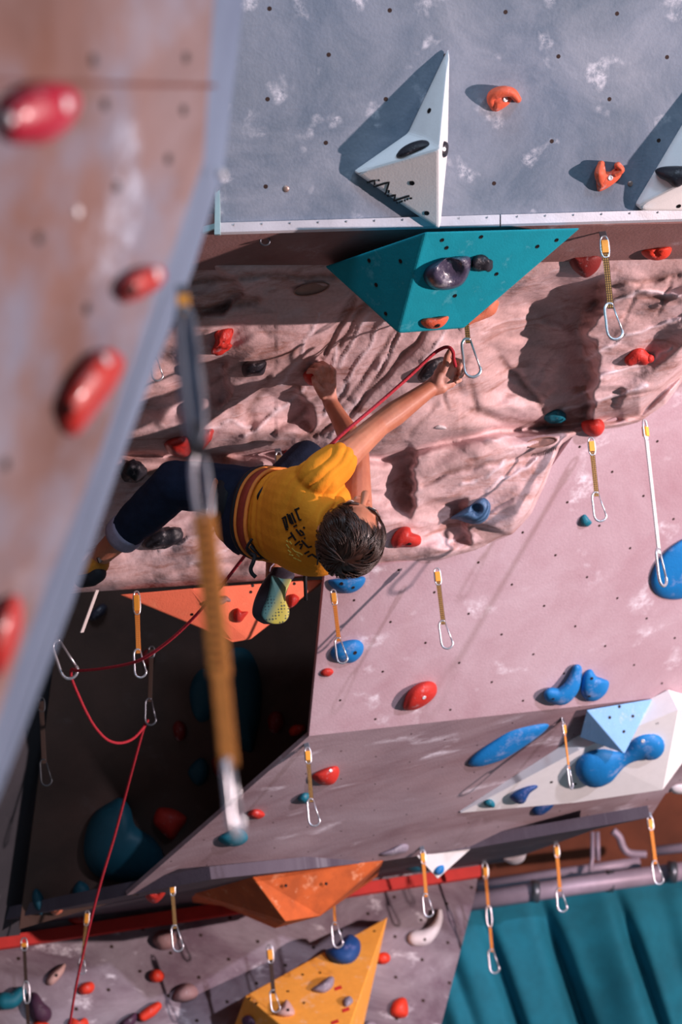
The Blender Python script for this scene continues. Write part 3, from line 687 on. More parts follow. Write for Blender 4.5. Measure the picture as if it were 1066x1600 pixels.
blob('teal faceted hold on the lower rim of the rock', [(848, 650), (858, 642), (872, 638), (884, 646), (884, 656), (872, 661), (858, 660)], .05, 'teal', ['ceiling_rock'], rough=.008)
blob('brick red hold where the rock meets the pink wall, above a quickdraw', [(909, 660), (925, 655), (940, 656), (945, 668), (938, 680), (925, 682), (912, 674)], .05, 'red', None)
blob('blue shell-shaped hold with a dark hollow on the rock, lower right', [(704, 810), (718, 800), (736, 788), (752, 778), (762, 781), (767, 792), (762, 810), (748, 819), (730, 817), (716, 812)], .05, 'mid', ['ceiling_rock'], dent=(744, 797, 9, .035))
blob('brick red lobed hold right of the climber head', [(611, 846), (617, 832), (629, 823), (640, 824), (644, 832), (657, 838), (657, 850), (645, 855), (628, 855), (616, 856)], .055, 'red', ['ceiling_rock'], bolts=[(640, 850, 'd', .006)])
blob('small cream patch of a hold catching light under the upper rock bulge', [(676, 669), (684, 663), (694, 665), (698, 670), (688, 671)], .02, 'white', None)
spine('pale pink claw hold glimpsed between the two upper arms', [(536, 744, 4), (541, 748, 6)], .05, 'beige', ['ceiling_rock'])
# --- middle wall
blob('blue half-round hold just under the climber shoulder', [(511, 907), (530, 903), (560, 900), (571, 903), (568, 914), (556, 924), (540, 927), (522, 920)], .05, 'blue', None, bolts=[(534, 912, 'd', .005), (552, 918, 'd', .005)])
blob('blue pocketed hold behind the open carabiner on the middle wall', [(516, 1020), (524, 1006), (540, 1000), (558, 999), (568, 1008), (566, 1022), (554, 1034), (540, 1036), (524, 1032)], .045, 'blue', ['wall_middle'], bolts=[(555, 1020, 'd', .006)])
blob('tiny red hold at the left edge of the middle wall', [(501, 1050), (508, 1044), (518, 1045), (521, 1051), (514, 1057), (504, 1056)], .02, 'red', ['wall_middle'])
blob('large red tilted pebble hold in the middle of the pink wall', [(630, 1104), (636, 1084), (650, 1070), (668, 1064), (681, 1069), (682, 1084), (670, 1098), (652, 1108), (636, 1110)], .06, 'red', ['wall_middle'], tilt=.2, bolts=[(663, 1090, 'z', .0065)])
blob('tiny turquoise hold under a quickdraw on the pink wall', [(907, 808), (914, 803), (921, 811), (925, 817), (918, 823), (909, 820)], .025, 'teal', ['wall_middle'])
blob('big flat blue disc hold cut by the right edge of the photo', oval(1078, 885, 68, 42, -35, 16), .03, 'blue', ['wall_middle'], tilt=0, flat=.9)
spine('blue boomerang hold on the pink wall, left one of the pair', [(862, 1086, 12), (878, 1088, 14), (892, 1075, 13), (899, 1058, 10), (902, 1046, 8)], .045, 'blue', ['wall_middle'], tilt=.2, bolts=[(882, 1056, 'd', .005), (865, 1092, 'd', .004)])
blob('blue heart-shaped hold on the pink wall, right one of the pair', [(908, 1062), (915, 1048), (924, 1045), (932, 1056), (942, 1060), (952, 1066), (948, 1082), (934, 1094), (918, 1095), (908, 1082)], .045, 'blue', ['wall_middle'], tilt=.2, bolts=[(925, 1060, 'd', .005), (921, 1088, 'd', .005)])
# --- underside wall
blob('red rounded hold beside the quickdraw on the sloping lower wall', [(487, 1212), (498, 1204), (515, 1197), (528, 1197), (530, 1210), (522, 1224), (508, 1227), (494, 1222)], .05, 'red', ['wall_underside'], bolts=[(517, 1204, 'z', .005)])
blob('small teal hold behind the sling on the sloping lower wall', [(466, 1246), (474, 1238), (484, 1240), (485, 1252), (476, 1256), (467, 1252)], .04, 'teal', ['wall_underside'])
blob('small dull red hold near the left end of the sloping lower wall', [(386, 1272), (396, 1264), (408, 1266), (414, 1274), (404, 1280), (392, 1278)], .04, 'red', ['wall_underside'])
blob('teal hold directly below the tip of the near quickdraw', [(340, 1311), (352, 1300), (370, 1292), (384, 1300), (387, 1312), (375, 1321), (356, 1322)], .05, 'teal', ['wall_underside'])
blob('long dark-tipped blue leaf-shaped hold on the sloping lower wall', [(732, 1192), (742, 1178), (768, 1158), (800, 1138), (838, 1130), (858, 1131), (850, 1144), (820, 1166), (788, 1186), (755, 1197), (738, 1197)], .035, 'blue', ['wall_underside'], tilt=.25)
blob('white round hold at the right end of the sloping lower wall', [(1046, 1230), (1056, 1224), (1072, 1226), (1076, 1238), (1062, 1241), (1050, 1238)], .03, 'white', ['wall_underside'])
blob('grey and blue hold just beneath the long white wedge', [(830, 1263), (840, 1256), (864, 1255), (862, 1263), (848, 1273), (836, 1273)], .03, 'navy', ['wall_underside'])
blob('chalky lilac hold on the edge of the sloping lower wall', [(592, 1335), (610, 1327), (628, 1318), (638, 1320), (636, 1330), (618, 1336), (602, 1338)], .03, 'grey', ['wall_underside'])
spine('large blue dumbbell-shaped hold on the long white wedge', [(930, 1200, 31, .3), (948, 1194, 28, .3), (976, 1184, 12, .3), (1002, 1168, 21, .3), (1017, 1166, 22, .3)], .035, 'blue', [kW], tilt=.3, bolts=[(1005, 1158, 'z', .006), (899, 1190, 'd', .004)])
blob('small blue wing-shaped hold on the long white wedge', [(797, 1244), (806, 1236), (822, 1228), (838, 1225), (841, 1230), (828, 1240), (820, 1254), (810, 1256), (800, 1250)], .04, 'navy', [kW])
blob('tiny teal hold near the pointed end of the long white wedge', [(756, 1252), (765, 1248), (773, 1254), (772, 1262), (758, 1259)], .03, 'teal', [kW])
blob('small bright blue hold on the little off-white triangle', [(679, 1360), (684, 1353), (693, 1352), (694, 1361), (688, 1367), (681, 1366)], .02, 'blue', [ks])
blob('dark blue hold left of the little off-white triangle', [(632, 1356), (640, 1347), (652, 1350), (658, 1360), (648, 1364), (638, 1361)], .04, 'darkteal', None)
spine('pale hooked hold under the right part of the lower wall edge', [(790, 1342, 3), (802, 1344, 7), (812, 1340, 8), (816, 1332, 7)], .04, 'white', None)
blob('dark teal hold on the shaded side of the burnt orange volume', [(368, 1404), (380, 1398), (396, 1396), (402, 1406), (392, 1417), (372, 1417)], .04, 'darkteal', [kn])
blob('red crescent hold beside the lower left quickdraw', [(226, 1396), (236, 1389), (248, 1392), (260, 1388), (256, 1400), (244, 1411), (232, 1408)], .04, 'red', None, dent=(243, 1395, 6, .02))
# --- orange volume and recess
spine('dusty pink claw hold on the coral orange volume', [(334, 942, 5), (343, 940, 6), (352, 936, 5), (358, 938, 3)], .05, 'dusty', [ko], rough=.01)
blob('red star-like hold on the coral orange volume', [(365, 958), (371, 950), (378, 955), (388, 956), (383, 964), (376, 972), (367, 971)], .03, 'red', [ko])
blob('red cut-corner hold behind the climbing shoe', [(452, 932), (460, 928), (468, 935), (462, 945), (453, 949)], .03, 'red', [ko])
blob('glossy grey hold in shade under the rock, far left', [(138, 962), (148, 950), (160, 943), (168, 948), (164, 960), (152, 968), (142, 970)], .05, 'glossy', None)
blob('big dark teal round hold low in the dark recess', [(132, 1340), (134, 1300), (148, 1270), (170, 1254), (190, 1246), (204, 1262), (212, 1290), (240, 1310), (256, 1336), (252, 1362), (226, 1376), (186, 1378), (150, 1368)], .12, 'darkteal', ['wall_recess', 'wall_side'], tilt=.05)
blob('long dark teal hold in the recess, right of the near quickdraw', [(352, 1030), (366, 1012), (388, 1016), (402, 1040), (409, 1080), (406, 1125), (398, 1160), (392, 1176), (372, 1164), (356, 1130), (350, 1080)], .08, 'darkteal', ['wall_recess'], tilt=.05)
blob('dark teal hold in the recess, left of the near quickdraw', [(296, 1080), (304, 1056), (318, 1044), (334, 1056), (338, 1090), (330, 1120), (312, 1128), (300, 1110)], .06, 'darkteal', ['wall_recess'])
blob('small dark teal hold in the recess below the quickdraw sling', [(294, 1205), (304, 1190), (316, 1184), (326, 1196), (324, 1216), (312, 1228), (300, 1220)], .05, 'darkteal', ['wall_recess'])
blob('dark red chunky hold above the big round hold in the recess', [(240, 1284), (246, 1264), (262, 1262), (280, 1268), (292, 1280), (280, 1300), (268, 1312), (252, 1300)], .08, 'red', ['wall_recess'])
blob('orange-brown knob at the right rim of the recess', [(257, 1346), (262, 1334), (272, 1332), (278, 1342), (270, 1354), (262, 1356)], .05, 'bright', ['wall_recess'])
blob('small red hold at the upper right of the dark recess', [(452, 1141), (460, 1133), (474, 1133), (478, 1140), (470, 1148), (456, 1150)], .05, 'bright', ['wall_recess'])
blob('very dark red hold just left of the small red one in the recess', [(418, 1124), (426, 1112), (440, 1114), (444, 1132), (434, 1146), (422, 1142)], .04, 'darkred', ['wall_recess'])
blob('dim red hold behind the hanging rope in the recess', [(270, 1138), (278, 1126), (290, 1134), (290, 1152), (278, 1158)], .04, 'darkred', ['wall_recess'])
blob('dark red block behind the left quickdraw carabiner', [(222, 1022), (230, 1014), (240, 1020), (240, 1036), (230, 1042), (222, 1036)], .04, 'darkred', ['wall_recess'])
blob('dark red rounded hold lowest by the near quickdraw sling', [(330, 1190), (340, 1180), (358, 1188), (362, 1206), (350, 1218), (336, 1210)], .04, 'darkred', ['wall_recess'])
blob('dim orange hold at the lower left of the recess', [(74, 1416), (82, 1406), (94, 1404), (100, 1414), (96, 1426), (84, 1430)], .05, 'salmon', ['wall_recess', 'wall_side'])
blob('murky teal hold at the lower left of the recess beside the dim orange one', [(50, 1400), (56, 1388), (66, 1398), (70, 1416), (64, 1430), (54, 1420)], .05, 'darkteal', ['wall_recess', 'wall_side'])
blob('faint teal hold between the rope and the dim orange hold', [(114, 1390), (124, 1376), (138, 1384), (140, 1400), (128, 1410), (116, 1404)], .05, 'darkteal', ['wall_recess', 'wall_side'])
# --- bottom wall
B = ['wall_bottom']
blob('red hold lying on the red stripe left of the rope', [(106, 1436), (116, 1428), (130, 1428), (138, 1436), (132, 1444), (116, 1445)], .05, 'red', None)
blob('dusty round hold behind the lower left carabiner', [(238, 1470), (246, 1457), (260, 1453), (272, 1458), (276, 1470), (268, 1482), (250, 1484)], .07, 'dusty', B)
blob('small orange-red hold level with the lower left carabiner tip', [(233, 1527), (238, 1516), (250, 1515), (257, 1524), (253, 1533), (240, 1535)], .05, 'bright', B)
blob('orange-red hold just right of the hanging rope', [(122, 1545), (130, 1536), (143, 1534), (148, 1542), (142, 1552), (128, 1554)], .05, 'bright', B)
blob('pale leaf-shaped hold left of the rope on the bottom wall', [(72, 1532), (80, 1520), (92, 1510), (102, 1506), (100, 1518), (90, 1532), (80, 1540), (73, 1538)], .045, 'beige', B, bolts=[(88, 1524, 'd', .006)])
spine('teal lumpy hold at the bottom left corner', [(6, 1564, 14), (20, 1562, 13), (32, 1550, 9)], .08, 'teal', B)
blob('dark purple pear-shaped hold beside the bottom left quickdraw', [(42, 1566), (48, 1552), (58, 1552), (68, 1566), (80, 1578), (79, 1592), (66, 1600), (50, 1592)], .08, 'purple', B)
blob('orange hold cut off by the bottom edge near the rope', [(106, 1598), (112, 1590), (124, 1594), (132, 1590), (138, 1596), (136, 1610), (112, 1612)], .05, 'bright', B)
blob('red-orange hold cut off by the bottom edge below the purple hold', [(50, 1602), (58, 1596), (74, 1598), (78, 1606), (60, 1612)], .05, 'bright', B)
spine('bright orange-red lumpy pinch on the bottom wall', [(224, 1588, 8), (236, 1580, 9), (246, 1572, 7)], .06, 'bright', B)
blob('dark purple pointed hold beside the orange-red pinch', [(188, 1598), (200, 1588), (212, 1582), (214, 1592), (206, 1604), (192, 1606)], .05, 'purple', B)
blob('dusty pink round hold on the bottom wall by the shadow line', [(270, 1560), (276, 1546), (290, 1536), (304, 1540), (310, 1552), (302, 1562), (284, 1566)], .07, 'dusty', B)
spine('pale grey hooked hold on the bottom wall, right of centre', [(650, 1466, 13), (664, 1464, 13), (678, 1452, 9), (686, 1436, 6), (687, 1424, 4)], .07, 'white', B, bolts=[(664, 1468, 'd', .006)])
blob('small red hold right of the yellow-orange volume', [(587, 1499), (592, 1490), (603, 1488), (610, 1494), (608, 1503), (596, 1507)], .05, 'bright', B)
blob('red thimble-shaped hold at the bottom, right of the yellow-orange volume', [(611, 1584), (614, 1568), (624, 1559), (634, 1560), (638, 1574), (636, 1588), (622, 1591)], .06, 'bright', B)
blob('navy ball-like hold on the tip of the yellow-orange volume', [(508, 1486), (522, 1479), (536, 1466), (548, 1460), (562, 1470), (563, 1488), (552, 1505), (534, 1509), (516, 1502)], .1, 'navy', [ky])
blob('grey pointed hold on the yellow-orange volume', [(486, 1546), (500, 1536), (514, 1526), (522, 1528), (520, 1542), (508, 1552), (496, 1552)], .05, 'grey', [ky])
blob('beige bolted hold low on the yellow-orange volume', [(430, 1584), (440, 1572), (448, 1562), (458, 1574), (460, 1586), (444, 1590)], .05, 'beige', [ky], bolts=[(450, 1578, 'd', .006)])
blob('pale lilac small hold near the right edge of the yellow-orange volume', [(537, 1562), (546, 1556), (552, 1564), (546, 1572), (538, 1574)], .03, 'grey', [ky])
blob('purple hold on the shaded side of the yellow-orange volume', [(378, 1592), (388, 1586), (398, 1592), (400, 1602), (382, 1604)], .03, 'purple', [ky, 'wall_bottom'])
blob('pale hold peeking over the bottom edge, left of the red thimble', [(566, 1602), (576, 1595), (586, 1598), (588, 1608), (568, 1610)], .04, 'grey', B)
for ln in ([(523, 1546), (534, 1542)], [(535, 1580), (546, 1576)], [(518, 1599), (529, 1595)]): strokes('tape_mark', [ln], [ky], M_RED, 5, parent=vy)
# --- foreground wall
blob('large pink-red oval hold at the top left of the foreground wall', [(-6, 190), (4, 160), (24, 142), (50, 130), (80, 127), (110, 134), (127, 152), (122, 180), (102, 206), (72, 224), (36, 228), (6, 222)], .035, 'pink', ['wall_left'], tilt=.2, bolts=[(10, 187, 'z', .0052), (104, 163, 'z', .0052)])
blob('small red capsule hold by the edge of the foreground wall', [(182, 456), (190, 438), (210, 422), (236, 414), (255, 418), (259, 434), (248, 450), (226, 464), (204, 474), (188, 472)], .03, 'foam', ['wall_left'], tilt=.2, bolts=[(246, 428, 'z', .005), (207, 454, 'd', .005)])
blob('long red slanted hold on the foreground wall', [(88, 650), (96, 620), (120, 582), (146, 554), (170, 544), (190, 554), (195, 572), (182, 602), (158, 636), (134, 668), (118, 683), (98, 678)], .032, 'foam', ['wall_left'], tilt=.2, bolts=[(166, 562, 'z', .005), (106, 640, 'd', .005)])
blob('red oval hold cut by the left edge of the photo', [(-20, 1040), (-14, 985), (4, 945), (22, 928), (35, 944), (34, 985), (18, 1030), (-2, 1060)], .03, 'foam', ['wall_left'], tilt=.2)
def stud(px, py, r, mat, label, keys):
    c, n, k = surf_avg(px, py, 10, keys); t = n.orthogonal().normalized(); b = n.cross(t); vv = []
    for z, kk in ((-.004, 1), (.001, 1), (.0025, .8), (.0035, .45), (.0035, .01)):
        for j in range(14): a = j*PI/7; vv.append(c+n*z+(t*math.cos(a)+b*math.sin(a))*r*kk)
    ff = [[q*14+j, q*14+(j+1) % 14, q*14+14+(j+1) % 14, q*14+14+j] for q in range(4) for j in range(14)]
    o = meshobj('bolt', vv, ff, mat, smooth=True)
    if label: tag(recenter(o), label, 'bolt')
    return o
stud(120, 331, .0058, M_BOLT, 'bright round bolt head on the foreground wall below the pink-red hold', ['wall_left'])
s1 = [stud(x, y, .0055, M_INK, None, ['wall_left']) for x, y in ((262, 248), (182, 292), (135, 482), (290, 90), (286, 172), (163, 163), (8, 725), (145, 94), (60, 372))]
for q in s1: q.name = 'bolt_hole'; own(q, bpy.data.objects['wall_left'])
stud(447, 295, .009, simple('brass_washer', rgb(176, 150, 140), .4, metal=.6, bump=0), 'single brass washer bolt on the grey upper wall, left', ['wall_top'])
stud(985, 287, .008, bpy.data.materials['brass_washer'], 'rusty washer bolt right of the orange pincer hold', ['wall_top'])
c = P(345, 271, 1.93)
bpy.ops.mesh.primitive_uv_sphere_add(segments=16, ring_count=10, radius=.0055, location=c); o = bpy.context.object; o.name = 'bolt'; o.data.materials.append(M_BOLT); tag(o, 'bright bolt head on the corner of the foreground wall edge', 'bolt')
# round service hatches in the rock
def hatch(cx, cy, a, b, ang, label):
    ol = oval(cx, cy, a, b, ang, 28); ins = oval(cx, cy, a-2.2, b-1.6, ang, 28); vv = []; ff = []
    c, n, k = surf_avg(cx, cy, a*.6, ['ceiling_rock'])
    pl = lambda x, y, h: CAM + ray(x, y)*((c+n*h-CAM).dot(n)/ray(x, y).dot(n))
    vv = [pl(x, y, .010) for x, y in ol]+[pl(x, y, -.05) for x, y in ol]+[pl(x, y, .012) for x, y in ins]+[pl(x, y, .006) for x, y in oval(cx, cy, a-3.2, b-2.4, ang, 28)]
    ff = [[j, (j+1) % 28, 28+(j+1) % 28, 28+j] for j in range(28)]+[[j, (j+1) % 28, 56+(j+1) % 28, 56+j] for j in range(28)]+[[56+j, 56+(j+1) % 28, 84+(j+1) % 28, 84+j] for j in range(28)]+[[84+j for j in range(28)]]
    o = meshobj('hatch_cover', vv, ff, simple('hatch_plywood_%d' % cx, rgb(176, 134, 122), .7, var=.2)); tag(recenter(o), label, 'hatch')
hatch(487, 452, 29, 10, -12, 'oval brown hatch cover set in the rock, left of the teal volume')
hatch(846, 691, 26, 8, -10, 'oval hatch cover on the rock rim under the teal faceted hold')
# ---------------------------------------------------------------- quickdraws
M_ALU = simple('brushed_aluminium', rgb(214, 216, 224), .3, metal=.75, var=.08, bump=0)
M_ALUD = simple('dark_steel', rgb(120, 124, 134), .4, metal=.8, var=.1, bump=0)
M_DIM = simple('shaded_recess_steel', rgb(62, 66, 72), .5, metal=.4, bump=0)  # steel darkened in its colour for the shade of the recess
M_KEEP = simple('orange_rubber_keeper', rgb(244, 168, 62), .5, var=.06, bump=.1)
M_KEEPD = simple('ochre_rubber_keeper', rgb(150, 118, 84), .5, var=.06, bump=.1)
M_ROPE = simple('red_rope_sheath', rgb(186, 42, 58), .8, var=.3, scale=200, bump=.5)
def strap_mat(name, base, stripe, n=3):
    mt, nt, b = newmat(name)
    uv = N(nt, 'ShaderNodeUVMap', uv_map='strap').outputs[0]
    sx = N(nt, 'ShaderNodeSeparateXYZ'); nt.links.new(uv, sx.inputs[0])
    w = N(nt, 'ShaderNodeMath', operation='SINE'); nt.links.new(mul(nt, sx.outputs[0], 2*PI*n), w.inputs[0])
    w2 = N(nt, 'ShaderNodeMath', operation='SINE'); nt.links.new(mul(nt, sx.outputs[1], 900.0), w2.inputs[0])
    g = N(nt, 'ShaderNodeMath', operation='GREATER_THAN'); nt.links.new(w.outputs[0], g.inputs[0]); g.inputs[1].default_value = .35
    g2 = N(nt, 'ShaderNodeMath', operation='GREATER_THAN'); nt.links.new(w2.outputs[0], g2.inputs[0]); g2.inputs[1].default_value = -.55
    c = mixc(nt, mul(nt, g.outputs[0], g2.outputs[0]), rgb(*base), rgb(*stripe)); nt.links.new(c, b.inputs['Base Color'])
    b.inputs['Roughness'].default_value = .85; return mt
M_STRAP = strap_mat('brown_yellow_webbing', (78, 54, 36), (206, 160, 84))
M_STRAPO = strap_mat('orange_webbing', (196, 112, 40), (232, 160, 74))
M_STRAPD = strap_mat('dark_webbing', (48, 34, 30), (80, 58, 48))
M_STRAPW = strap_mat('pale_webbing', (200, 190, 186), (222, 214, 214))
def tube(name, pts, rad, mat, parent=None, seg=10, closed=False, smooth=True, flat=None, flatdir=None):
    """sweep a circle (or flattened section) along a 3-D polyline; rad is a number or a list"""
    n = len(pts); vv = []; ff = []
    prev = None
    for i, p in enumerate(pts):
        a = pts[(i-1) % n] if (closed or i > 0) else pts[i]; b = pts[(i+1) % n] if (closed or i < n-1) else pts[i]
        t = (b-a).normalized()
        if prev is None: u = t.orthogonal().normalized() if flatdir is None else (flatdir-t*flatdir.dot(t)).normalized()
        else:
            u = prev-t*prev.dot(t) if flatdir is None else flatdir-t*flatdir.dot(t)
            u = u.normalized() if u.length > 1e-6 else t.orthogonal().normalized()
        prev = u; w = t.cross(u); r = rad[i] if isinstance(rad, (list, tuple)) else rad
        for j in range(seg):
            an = 2*PI*j/seg; vv.append(p+u*(r*math.cos(an))+w*(r*(flat or 1)*math.sin(an)))
    m_ = n if closed else n-1
    for i in range(m_):
        k = (i+1) % n
        ff += [[i*seg+j, i*seg+(j+1) % seg, k*seg+(j+1) % seg, k*seg+j] for j in range(seg)]
    if not closed: ff += [list(range(seg)), [(n-1)*seg+j for j in range(seg)]]
    return meshobj(name, vv, ff, mat, parent, smooth)
def boxalong(name, a, b, w, th, lat, mat, parent=None, uvn=True, taper=1.0):
    t = (b-a).normalized(); lat = (lat-t*lat.dot(t)).normalized(); z = t.cross(lat); L = (b-a).length
    vv = []; K = 8
    for i in range(K+1):
        q = a+(b-a)*i/K; ww = w*(1+(taper-1)*math.sin(i/K*PI))
        for sx, sz in ((-1, -.6), (-.9, -1), (.9, -1), (1, -.6), (1, .6), (.9, 1), (-.9, 1), (-1, .6)):
            vv.append(q+lat*(sx*ww/2)+z*(sz*th/2))
    ff = [[i*8+j, i*8+(j+1) % 8, i*8+8+(j+1) % 8, i*8+8+j] for i in range(K) for j in range(8)]+[list(range(8)), [K*8+j for j in range(8)]]
    o = meshobj(name, vv, ff, mat)
    u = o.data.uv_layers.new(name='strap')
    for lp in o.data.loops:
        v = o.data.vertices[lp.vertex_index].co-a; u.data[lp.index].uv = (v.dot(lat)/w+.5, v.dot(t))
    if parent: own(o, parent)
    return o
BIN = [(.006, .001), (-.006, -.001), (-.014, .006), (-.0175, .018), (-.017, .050), (-.0165, .082), (-.010, .098), (.004, .104), (.018, .099), (.0255, .088), (.0245, .078)]
def carabiner(a, down, lat, L, parent, mat=None, r=.0042, gate=True, open_=False, flip=1, name='carabiner'):
    s = L/.105; mat = mat or M_ALU; lat = (lat-down*lat.dot(down)).normalized()
    q = catmull(BIN, 4, False)
    o = tube(name, [a+lat*(x*s*flip)+down*(y*s) for x, y in q], r*s, mat, seg=10)
    own(o, parent)
    if gate:
        g = [(.0245, .078), (.016, .045), (.006, .002)] if not open_ else [(.002, .075), (.002, .045), (.006, .002)]
        k = tube('gate', [a+lat*(x*s*flip)+down*(y*s) for x, y in g], r*s*.7, mat, seg=8); own(k, o)
        for x, y in ((.0245, .077), (.0065, .006)):
            pass
    return o
def ring(a, b, lat, w, r, parent, mat, name='upper_link'):
    t = (b-a); L = t.length; t = t.normalized(); lat = (lat-t*lat.dot(t)).normalized(); pts = []
    for i in range(24):
        an = i/24*2*PI; x = w/2*math.copysign(abs(math.cos(an))**.7, math.cos(an)); y = L/2*math.copysign(abs(math.sin(an))**.8, math.sin(an))
        pts.append((a+b)/2+lat*x+t*y)
    o = tube(name, pts, r, mat, seg=8, closed=True); own(o, parent); return o
DOWN = Vector((0, 0, -1))
def bottom_of(A, px, py):
    d = ray(px, py); ax, ay = A.x-CAM.x, A.y-CAM.y
    t = (ax*d.x+ay*d.y)/(d.x*d.x+d.y*d.y); return CAM+d*t
def quickdraw(label, top, bot, D=None, strap=None, keep=None, twist=0, f=(.03, .19, .68), mat=None, keys=None, link=True, double=False, gate=True, wide=1.0, flip=1, group=None, bl=None, off=.0):
    if D is None: c, n, d, k = surf(top[0], top[1], keys); A = c-ray(*top)*.012
    else: A = P(top[0], top[1], D)
    B = bottom_of(A, *bot); down = (B-A).normalized(); L = (B-A).length
    A0 = A; root = empty('quickdraw', A0, label, 'quickdraw', group)
    sc = min(1.25, max(.8, L/.28))*wide; lat = (RT*math.cos(twist)+FW*math.sin(twist)).normalized()
    strap = strap or M_STRAP; keep = keep or M_KEEP; mat = mat or M_ALU
    # wall hanger
    if D is None:
        h = boxalong('hanger', A-down*.012-lat*.004, A+down*.012, .020, .004, lat, M_ALUD); own(h, root)
    sb = A+down*(L*f[1]); st = A+down*(L*f[0])
    if link: ring(st, sb+down*.012*sc, lat, .021*sc, .0028*sc, root, mat)
    ko = boxalong('keeper', A+down*(L*(f[0]+.045)), sb, .017*sc, .013*sc, lat, keep); own(ko, root)
    se = A+down*(L*f[2])
    if double:
        m1 = A+down*(L*.42); m2 = A+down*(L*.58)
        boxalong('sling', sb-down*.004, m1, .0115*sc, .004*sc, lat, strap, root)
        ring(m1-down*.008, m2+down*.008, lat, .020*sc, .0032*sc, root, mat, 'middle_link')
        boxalong('sling', m2, se+down*.006, .0115*sc, .004*sc, lat, strap, root)
    else: boxalong('sling', sb-down*.004, se+down*.008*sc, .0155*sc, .0045*sc, lat, strap, root, taper=.92)
    carabiner(se-down*.004*sc, down, lat, (B-se).length+.004*sc, root, mat, gate=gate, flip=flip)
    return root
QG = None
quickdraw('brown and yellow quickdraw hanging from the rail at the upper right', (943, 364), (960, 531), keys=['ceiling_lip'])
quickdraw('quickdraw being clipped, hanging behind the right tip of the teal volume', (726, 470), (737, 590), D=5.02, f=(.03, .19, .52), wide=1.15)
quickdraw('quickdraw with an ochre keeper just above the climber harness', (435, 702), (442, 835), keep=M_KEEPD, keys=['ceiling_rock'])
quickdraw('quickdraw under the brick red hold at the rim of the rock, right', (923, 680), (937, 815), D=5.72)
quickdraw('long pale quickdraw in front of the big blue disc', (1007, 656), (1036, 916), D=5.70, strap=M_STRAPW, f=(.0, .10, .79), twist=.9, bl=.1)
quickdraw('quickdraw on the pink wall, hanging from the lowest edge of the rock', (682, 884), (698, 1014), D=5.93)
quickdraw('quickdraw with its carabiner over the blue pocketed hold', (520, 918), (534, 1037), D=5.80, strap=M_STRAPO)
quickdraw('quickdraw dangling in front of the dark recess, left of the coral volume', (213, 920), (218, 1059), D=5.62, strap=M_STRAPO, f=(.03, .25, .70))
quickdraw('quickdraw beside the red rounded hold on the sloping lower wall', (480, 1164), (490, 1291), keys=['wall_underside'])
quickdraw('quickdraw seen nearly edge-on over the long white wedge', (880, 1125), (893, 1233), keys=['wall_underside'], twist=1.1, strap=M_STRAPO)
quickdraw('quickdraw in front of the little off-white triangular volume', (660, 1325), (669, 1433), keys=['wall_underside','wall_lip'], strap=M_STRAPO)
quickdraw('double-length orange quickdraw over the left edge of the teal curtain', (757, 1344), (772, 1521), keys=['wall_lip'], double=True, f=(.02, .14, .80), strap=M_STRAPO)
quickdraw('orange quickdraw over the top middle of the teal curtain', (869, 1315), (878, 1425), keys=['wall_lip'], strap=M_STRAPO)
quickdraw('quickdraw hanging at the far right corner of the sloping wall, over the curtain', (1015, 1272), (1029, 1382), keys=['wall_underside'], strap=M_STRAPO)
quickdraw('quickdraw above the dusty round hold at the lower left', (268, 1372), (277, 1487), keys=['wall_underside'], f=(.03, .2, .66))
quickdraw('quickdraw emerging from behind the burnt orange volume onto the yellow one', (416, 1418), (430, 1582), D=7.55, f=(.36, .50, .80), link=True, strap=M_STRAPD)
quickdraw('small quickdraw just above the navy ball-like hold', (520, 1390), (527, 1481), D=7.5, f=(.0, .1, .58), strap=M_STRAPO)
quickdraw('quickdraw at the bottom left corner over the red stripe', (37, 1462), (46, 1640), D=7.3, double=True, f=(.02, .1, .8), strap=M_STRAPD)
quickdraw('half-hidden quickdraw beside the foreground wall holding the red rope', (82, 978), (110, 1061), D=5.95, strap=M_STRAPD, f=(-.1, .02, .30), wide=1.3)
quickdraw('dark quickdraw in the recess with the rope through its carabiner', (237, 1010), (233, 1133), D=6.3, strap=M_STRAPD, keep=M_STRAPD, mat=M_ALUD, f=(.0, .1, .68))
quickdraw('faint dark quickdraw at the left of the recess', (64, 1090), (71, 1228), D=6.5, strap=M_STRAPD, keep=M_STRAPD, mat=M_DIM, f=(.0, .12, .72))
quickdraw('quickdraw mostly hidden behind the upper edge of the foreground wall', (236, 480), (245, 595), D=5.05)
quickdraw('quickdraw around the rope at the left end of the red stripe', (137, 1420), (127, 1522), D=7.25, f=(.03, .22, .75))
